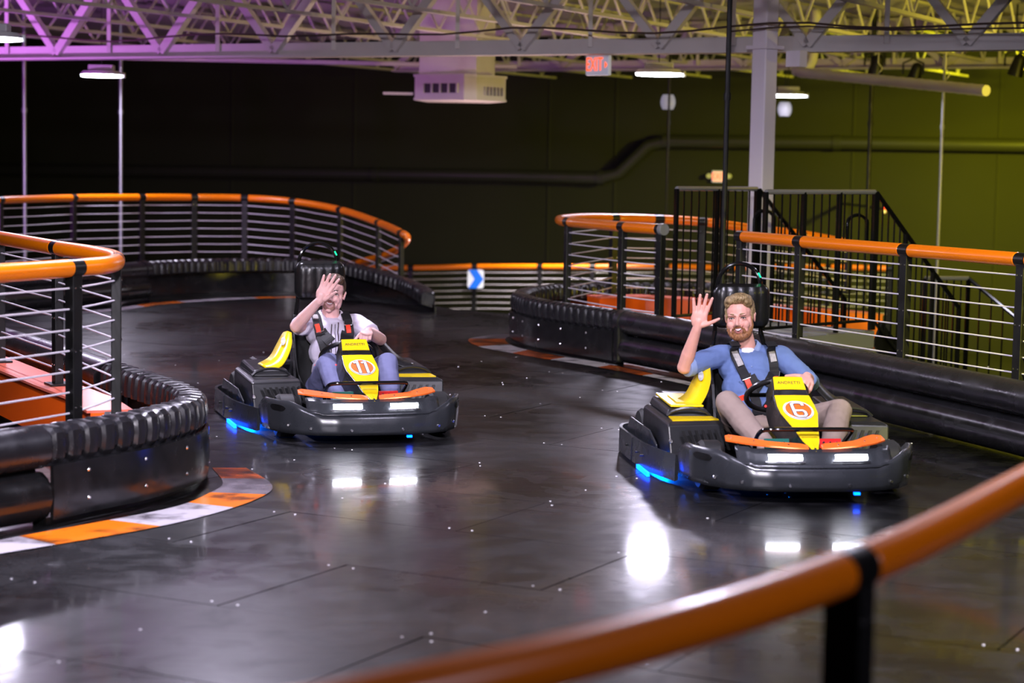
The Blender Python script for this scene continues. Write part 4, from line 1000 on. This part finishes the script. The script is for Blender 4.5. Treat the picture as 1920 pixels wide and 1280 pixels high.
def person(pos, rz, label, J):
    a = rz; seat = V((0, 1.22, .13)); R = Matrix.Rotation(rz, 3, 'Z')
    g = empty('person', V((*pos, 0))+R @ seat, label, 'person', rz=rz, off=seat)
    sk = J['skin']; h = J['head']; body = MB()
    head_mesh(body, h)
    nb = V(J['neck'])
    body.rcone(h.p(0, -.018, -.05), nb, .052, .058); body.rcone(nb, nb+V((0, .01, -.06)), .058, .08)
    for q, r in J['core']: body.ell(q, [x*.88 for x in r])
    for sd in ('R', 'L'):
        sh, el, wr = V(J['sh'+sd]), V(J['el'+sd]), V(J['wr'+sd])
        body.rcone(nb+V((0, .01, -.05)), sh, .055, .052); body.rcone(sh, el, .046, .040); body.rcone(el, el+(wr-el)*.35, .039, .040); body.rcone(el+(wr-el)*.3, wr, .040, .026)
        hp, kn, an, toe = V(J['hip'+sd]), V(J['kn'+sd]), V(J['an'+sd]), V(J['toe'+sd])
        body.rcone(hp, kn, .075, .050); body.rcone(kn, kn+(an-kn)*.35, .048, .050); body.rcone(kn+(an-kn)*.35, an, .050, .036); body.rcone(an+V((0, .02, -.03)), toe, .034, .028)
        hand(body, wr, *J['hand'+sd])
    bo = place('body', bake(body, .0036, 3, .45), sk, g)
    # trousers
    tr = MB()
    for sd in ('R', 'L'):
        hp, kn, an = V(J['hip'+sd]), V(J['kn'+sd]), V(J['an'+sd])
        tr.rcone(hp, kn, .094, .068); tr.rcone(kn, kn+(an-kn)*.4, .066, .066); tr.rcone(kn+(an-kn)*.4, an, .066, .052, flatb=True)
    tr.ell(J['core'][0][0], J['core'][0][1]); tr.rcone(J['hipR'], J['hipL'], .10, .10)
    place('trousers', bake(tr, .007, 4, .5, (.11, .016)), J['trouser_mat'], g)
    for sd in ('R', 'L'):
        an, toe = V(J['an'+sd]), V(J['toe'+sd]); shb = MB(); shb.rcone(an+V((0, .03, -.035)), toe, .044, .038); shb.rcone(an+V((0, .02, .0)), an+V((0, .02, -.04)), .045, .045)
        place('shoe', bake(shb, .008, 2), M_black, g)
    # shirt
    s_ = MB(); f = 1.0
    for q, r in J['core'][1:]: s_.ell(q, [x*1.02 for x in r])
    s_.rcone(nb+V((0, .012, -.045)), nb+V((0, .012, -.10)), .062, .09)
    for sd in ('R', 'L'):
        sh, el, wr = V(J['sh'+sd]), V(J['el'+sd]), V(J['wr'+sd]); t = J['sleeve'+sd]
        s_.rcone(nb+V((0, .015, -.062)), sh, .066, .067)
        if t <= 1: e = sh+(el-sh)*t; s_.rcone(sh, e, .066, J.get('cuffr', .060), flatb=True)
        else:
            e = el+(wr-el)*(t-1); s_.rcone(sh, el, .066, .058); s_.rcone(el, e, .056, .046, flatb=True)
    sme = bake(s_, .006, 4, .5, (.07, .012))
    bm_vs = [v.co.copy() for v in sme.vertices]; bvh = BVHTree.FromPolygons(bm_vs, [tuple(p.vertices) for p in sme.polygons])
    shirt = place('shirt', sme, J['shirt_mat'], g)
    # folded collar, open at the front
    up_, lo_ = [], []
    for k in range(25):
        a_ = math.radians(-72+ (360-36)*k/24-0) if False else math.radians(-90+16+(360-32)*k/24)
        fr_ = max(0, -math.sin(a_)); c_ = nb+V((0, .012, 0))
        up_.append(c_+V((.068*math.cos(a_), .072*math.sin(a_), .030-.062*fr_**2)))
        lo_.append(c_+V((.108*math.cos(a_)*(1-.15*fr_), .108*math.sin(a_)*(1+.05*fr_), -.018-.060*fr_**2)))
    build('collar', MB().grid([up_, [(p+q)/2+V((0, -.004, .006)) for p, q in zip(up_, lo_)], lo_]), J['collar_mat'], shirt, solid=.005, smooth='auto')
    if J.get('tee'):
        build('undershirt', MB().ell(nb+V((0, -.024, -.040)), (.060, .062, .040)), M_white, g, smooth=True)
    # shirt front stripes
    for pts, w_ in J.get('stripes', []): build('placket_stripe', ribbon(ray_path(bvh, lerpP(pts, 8), .004), w_, .002), M_ink, shirt)
    for (x, z) in J.get('buttons', []):
        q = ray_path(bvh, [(x, z)], .004)[0]; build('button', MB().ell(q, (.005, .003, .005)), J['collar_mat'], shirt)
    # cuffs
    if J.get('rolled'):
        for sd, t in J['rolled']:
            sh, el, wr = V(J['sh'+sd]), V(J['el'+sd]), V(J['wr'+sd]); e = (sh+(el-sh)*t if t <= 1 else el+(wr-el)*(t-1)); d = ((el-sh) if t <= 1 else (wr-el)).normalized()
            build('rolled_cuff', MB().rcone(e-d*.03, e+d*.008, .064, .060, 18, True, True), J['collar_mat'], shirt, smooth='auto', bevel=.004)
    # harness: its own thing, worn over the shirt
    hg = empty('seat_harness', V((*pos, 0))+R @ seat, J['harness_label'], 'harness', 'four point seat harnesses', rz=rz, off=seat)
    for nme, pts, w_ in J['belts']:
        P = ray_path(bvh, lerpP(pts, 6), .012)
        for i in range(1, len(P)-1): P[i].y = min(P[i].y, (P[i-1].y+P[i+1].y)/2)
        if nme == 'shoulder_strap': P = [P[0]+V((0, .16, -.01)), P[0]+V((0, .07, .018))]+P
        build(nme, ribbon(P, w_), M_belt, hg, bevel=.001)
    for nme, pts, w_, m in J['tabs']:
        P = ray_path(bvh, lerpP(pts, 3), .022); 
        build(nme, ribbon(P, w_), m, hg)
    for x, z, aa in J['buckles']:
        q = ray_path(bvh, [(x, z)], .028)[0]; ca, sa = math.cos(aa), math.sin(aa)
        build('buckle', MB().tube([q+V((ca*x_-sa*z_, 0, sa*x_+ca*z_)) for x_, z_ in ((-.030, .018), (-.026, -.008), (.026, -.008), (.030, .018))], .004, 6), M_chrome, hg)
    # face
    lid_eye(h, -1, bo, J['iris'], sk, J['open']); lid_eye(h, 1, bo, J['iris'], sk, J['open'])
    for s in (-1, 1): brow(h, s, bo, J['hair_mat'], J.get('browlift', 0))
    lips = mat('lip_skin', (.52, .17, .15), .45)
    o_ = J['mouth']; w_ = .029
    up = [h.p(x*w_, .0925-.012*x*x, -.052+.012*x*x*o_[0]) for x in (-1, -.6, -.2, .2, .6, 1)]; lo = [h.p(x*w_, .0915-.012*x*x, -.052-o_[1]*(1-x*x)+.012*x*x*o_[0]) for x in (-1, -.6, -.2, .2, .6, 1)]
    build('mouth_opening', MB().grid([up, [(p+q)/2+h.F*.001 for p, q in zip(up, lo)], lo]), mat('mouth_dark', (.10, .015, .015), .5), bo, solid=.003)
    tl = [p+(q-p)*o_[2] for p, q in zip(up, lo)]
    build('teeth', MB().grid([[p+h.F*.0018 for p in up[1:-1]], [p+h.F*.0026 for p in tl[1:-1]]]), mat('teeth_white', (.85, .80, .76), .3), bo, solid=.002)
    build('upper_lip', MB().tube(up, [.0015, .003, .0035, .0035, .003, .0015], 6), lips, bo, smooth=True); build('lower_lip', MB().tube(lo, [.0015, .0035, .0045, .0045, .0035, .0015], 6), lips, bo, smooth=True)
    # hair and beard
    hm = MB(); J['hair'](hm, h); place('hair', bake(hm, .0042, 1, .4, (.016, .006)), J['hair_mat'], g)
    if J.get('beard'):
        bm2 = MB(); J['beard'](bm2, h); place('beard', bake(bm2, .0036, 1, .3, (.012, .004)), J['beard_mat'], g, J.get('beard_label'))
    return g

def hairmat(name, c1, c2):
    m = bpy.data.materials.new(name); m.use_nodes = True; nt = m.node_tree; N = nt.nodes; Lk = nt.links; b = N['Principled BSDF']
    tc = N.new('ShaderNodeTexCoord'); mp = N.new('ShaderNodeMapping'); mp.inputs['Scale'].default_value = (160, 25, 40); Lk.new(tc.outputs['Object'], mp.inputs['Vector'])
    n = N.new('ShaderNodeTexNoise'); n.inputs['Scale'].default_value = 1; n.inputs['Detail'].default_value = 4; n.inputs['Distortion'].default_value = 1.5; Lk.new(mp.outputs['Vector'], n.inputs['Vector'])
    r = N.new('ShaderNodeMapRange'); r.inputs['From Min'].default_value = .35; r.inputs['From Max'].default_value = .65; Lk.new(n.outputs['Fac'], r.inputs['Value'])
    mx = N.new('ShaderNodeMix'); mx.data_type = 'RGBA'; mx.inputs['A'].default_value = (*c1, 1); mx.inputs['B'].default_value = (*c2, 1); Lk.new(r.outputs['Result'], mx.inputs['Factor'])
    Lk.new(mx.outputs['Result'], b.inputs['Base Color']); b.inputs['Roughness'].default_value = .55
    bp = N.new('ShaderNodeBump'); bp.inputs['Strength'].default_value = .5; bp.inputs['Distance'].default_value = .003; Lk.new(n.outputs['Fac'], bp.inputs['Height']); Lk.new(bp.outputs['Normal'], b.inputs['Normal'])
    return m
FLAT = (.06, .06, .06)
GRIP = (1.0, .9, .7)
# driver of kart 6
h2 = Head((-.078, 1.42, .818), (-.40, -.90, -.06), math.radians(6), 1.02)
def hair2(mb, h):
    h.ell(mb, (0, -.030, .050), (.082, .098, .084)); h.ell(mb, (.008, .026, .106), (.064, .056, .034)); h.ell(mb, (-.047, .010, .084), (.034, .048, .040)); h.ell(mb, (.050, .018, .088), (.032, .050, .040))
    h.ell(mb, (.022, .058, .112), (.044, .028, .020)); h.ell(mb, (-.036, .052, .100), (.028, .024, .018)); h.ell(mb, (.052, .052, .094), (.018, .024, .024))
    for s in (-1, 1): h.ell(mb, (s*.073, -.012, .032), (.012, .034, .036)); h.ell(mb, (s*.071, .012, .008), (.008, .012, .028))
def beard2(mb, h):
    for k in range(-6, 7):
        a = k/6; x = .060*math.sin(a*1.35); f = .078*math.cos(a*1.15)*.96+.0; u = -.100+.055*abs(a)**2.2
        h.ell(mb, (x, f-.004, u), (.019, .019, .024))
    for s in (-1, 1): h.ell(mb, (s*.064, .022, -.030), (.010, .020, .034)); h.ell(mb, (s*.030, .074, -.066), (.012, .013, .018))
    for k in range(-4, 5): h.ell(mb, (k*.0075, .0945-.0007*k*k, -.0405-.0010*k*k), (.007, .006, .0065))
J2 = dict(head=h2, neck=(-.035, 1.45, .655), skin=skinmat('skin_fair', (.76, .39, .31)),
    core=[((0, 1.24, .21), (.165, .13, .11)), ((-.01, 1.29, .30), (.155, .115, .12)), ((-.02, 1.36, .42), (.165, .115, .13)), ((-.022, 1.42, .53), (.175, .105, .11))],
    shR=(-.195, 1.42, .598), elR=(-.418, 1.31, .545), wrR=(-.375, 1.20, .775), handR=((.16, -.12, .98), (-.28, -.96, -.10), 1, [FLAT, FLAT, FLAT, FLAT], 1.06, 1.15, (.95, .48, .15)),
    shL=(.165, 1.42, .595), elL=(.275, 1.20, .475), wrL=(.185, .945, .535), handL=((-.25, -.88, -.25), (-.35, .25, -.9), -1, [GRIP, GRIP, GRIP, GRIP], 1.0, 1.0, (.9, .2, .15)),
    hipR=(-.10, 1.20, .20), knR=(-.275, .85, .405), anR=(-.14, .44, .185), toeR=(-.12, .34, .15),
    hipL=(.10, 1.20, .20), knL=(.33, .80, .365), anL=(.17, .44, .17), toeL=(.15, .34, .15),
    sleeveR=.92, sleeveL=1.6, rolled=[('R', .93)], trouser_mat=mat('khaki_cloth', (.30, .225, .19), .85, noise=.12, nscale=14, bump=.25, bscale=16),
    shirt_mat=mat('blue_cotton', (.13, .20, .42), .85, noise=.14, nscale=12, bump=.35, bscale=18), collar_mat=mat('blue_cotton_light', (.24, .33, .56), .85), tee=True,
    buttons=[(-.03, .55), (-.03, .49), (-.03, .43)],
    belts=[('shoulder_strap', [(-.125, .665), (-.115, .60), (-.085, .52), (-.05, .44), (-.03, .36), (-.03, .30)], .052), ('shoulder_strap', [(.085, .665), (.098, .60), (.105, .52), (.09, .44), (.05, .36), (.0, .30)], .052),
           ('chest_pad', [(-.06, .50), (-.04, .46), (.005, .43)], .075), ('chest_pad', [(.10, .50), (.07, .47), (.055, .44)], .075), ('crotch_strap', [(-.03, .32), (-.02, .26)], .05)],
    tabs=[('release_tab', [(-.075, .485), (-.06, .445), (-.052, .425)], .030, M_tab), ('release_tab', [(.102, .495), (.106, .46), (.108, .435)], .030, M_tab), ('release_tab', [(-.12, .375), (-.08, .392)], .030, M_tab),
          ('strap_label', [(-.122, .635), (-.108, .59), (-.095, .555)], .034, M_pad), ('strap_label', [(.090, .65), (.098, .60), (.103, .575)], .034, M_pad)],
    buckles=[(-.078, .495, .35), (.103, .505, .05)], harness_label='black harness with orange red tabs over the blue shirt of the kart 6 driver',
    iris=mat('iris_dark', (.05, .04, .035), .2), open=.5, mouth=(1.4, .022, .5), hair=hair2, hair_mat=hairmat('hair_blond', (.11, .065, .02), (.42, .30, .14)),
    beard=beard2, beard_mat=hairmat('beard_red_brown', (.17, .06, .02), (.42, .19, .075)), beard_label='short reddish brown beard')
# driver of kart 11
h1 = Head((.018, 1.42, .795), (-.30, -.94, -.02), math.radians(-9), 1.03)
def hair1(mb, h):
    h.ell(mb, (0, -.026, .046), (.079, .093, .080)); h.ell(mb, (0, .032, .088), (.058, .050, .030)); h.ell(mb, (.035, .02, .088), (.034, .05, .034)); h.ell(mb, (.0, .052, .092), (.045, .024, .020))
    for s in (-1, 1): h.ell(mb, (s*.072, -.010, .030), (.009, .030, .034))
def beard1(mb, h):
    for k in range(-4, 5):
        a = k/4; h.ell(mb, (.030*math.sin(a*1.3), .0795*math.cos(a*.6)-.004, -.094+.014*abs(a)**2), (.012, .012, .013))
    for s in (-1, 1): h.ell(mb, (s*.031, .079, -.066), (.007, .008, .016))
    for k in range(-3, 4): h.ell(mb, (k*.008, .0935-.0008*k*k, -.0415-.001*k*k), (.006, .0045, .0045))
J1 = dict(head=h1, neck=(.015, 1.45, .65), skin=skinmat('skin_pink', (.84, .50, .46)),
    core=[((0, 1.24, .21), (.155, .13, .11)), ((0, 1.29, .30), (.14, .11, .12)), ((.01, 1.36, .42), (.155, .11, .13)), ((.012, 1.42, .53), (.168, .10, .11))],
    shR=(-.158, 1.42, .59), elR=(-.262, 1.20, .60), wrR=(-.140, 1.06, .775), handR=((.46, -.08, .88), (-.25, -.97, -.05), 1, [FLAT, (.1, .1, .1), (.12, .1, .1), FLAT], 1.04, 1.0, (.55, .85, .45)),
    shL=(.180, 1.42, .595), elL=(.285, 1.17, .515), wrL=(.150, .93, .590), handL=((-.40, -.85, -.12), (-.1, .15, -.98), -1, [(1.25, 1.3, .9)]*4, .95, .4, (.6, .5, .5), .075),
    hipR=(-.10, 1.20, .20), knR=(-.125, .85, .400), anR=(-.12, .44, .185), toeR=(-.11, .34, .15),
    hipL=(.10, 1.20, .20), knL=(.245, .80, .400), anL=(.19, .44, .17), toeL=(.16, .34, .15),
    sleeveR=.52, sleeveL=.60, cuffr=.066, trouser_mat=mat('blue_grey_cloth', (.16, .17, .32), .85, noise=.12, nscale=14, bump=.25, bscale=16),
    shirt_mat=mat('white_cotton', (.66, .62, .74), .85, noise=.08, nscale=12, bump=.3, bscale=18), collar_mat=mat('white_collar', (.72, .68, .78), .8),
    stripes=[([(.0, .60), (-.012, .52), (-.02, .44), (-.02, .38)], .006), ([(.045, .61), (.035, .54), (.025, .46), (.03, .40)], .006), ([(.022, .60), (.012, .52), (.006, .40)], .003)],
    belts=[('shoulder_strap', [(-.095, .655), (-.088, .59), (-.078, .52), (-.062, .44), (-.045, .36), (-.03, .30)], .062), ('shoulder_strap', [(.105, .655), (.112, .60), (.115, .54), (.095, .47), (.06, .40), (.02, .30)], .060),
           ('chest_pad', [(-.075, .56), (-.055, .53), (-.02, .49)], .07), ('chest_pad', [(.10, .55), (.08, .50), (.06, .46)], .075), ('crotch_strap', [(-.03, .32), (-.02, .26)], .05)],
    tabs=[('release_tab', [(-.098, .60), (-.092, .57), (-.088, .545)], .030, M_tab), ('release_tab', [(.105, .595), (.107, .565), (.108, .545)], .030, M_tab), ('release_tab', [(-.125, .335), (-.09, .375)], .030, M_tab),
          ('strap_label', [(-.10, .655), (-.10, .635)], .034, M_pad)],
    buckles=[(.106, .603, 0), (-.085, .56, .3)], harness_label='black harness with red tabs over the white shirt of the kart 11 driver',
    iris=mat('iris_dark', (.05, .04, .035), .2), open=.65, mouth=(.9, .013, .85), hair=hair1, hair_mat=hairmat('hair_brown', (.025, .014, .008), (.10, .055, .03)),
    beard=beard1, beard_mat=hairmat('stubble_brown', (.22, .10, .07), (.40, .21, .16)), beard_label='trimmed brown moustache and chin beard')

K1 = ((-.778, 11.576), math.radians(17)); K2 = ((1.55, 9.827), math.radians(7.5))
make_kart(K1[0], K1[1], '11', 'black racing kart with yellow nose bearing the number 11, left of centre', False)
make_kart(K2[0], K2[1], '6', 'black racing kart with yellow nose and yellow pods bearing the number 6, at the right', True)
person(K1[0], K1[1], 'smiling man in white short sleeved shirt waving before his face in kart 11', J1)
person(K2[0], K2[1], 'bearded blond man in blue shirt and tan trousers waving, seated in kart 6', J2)
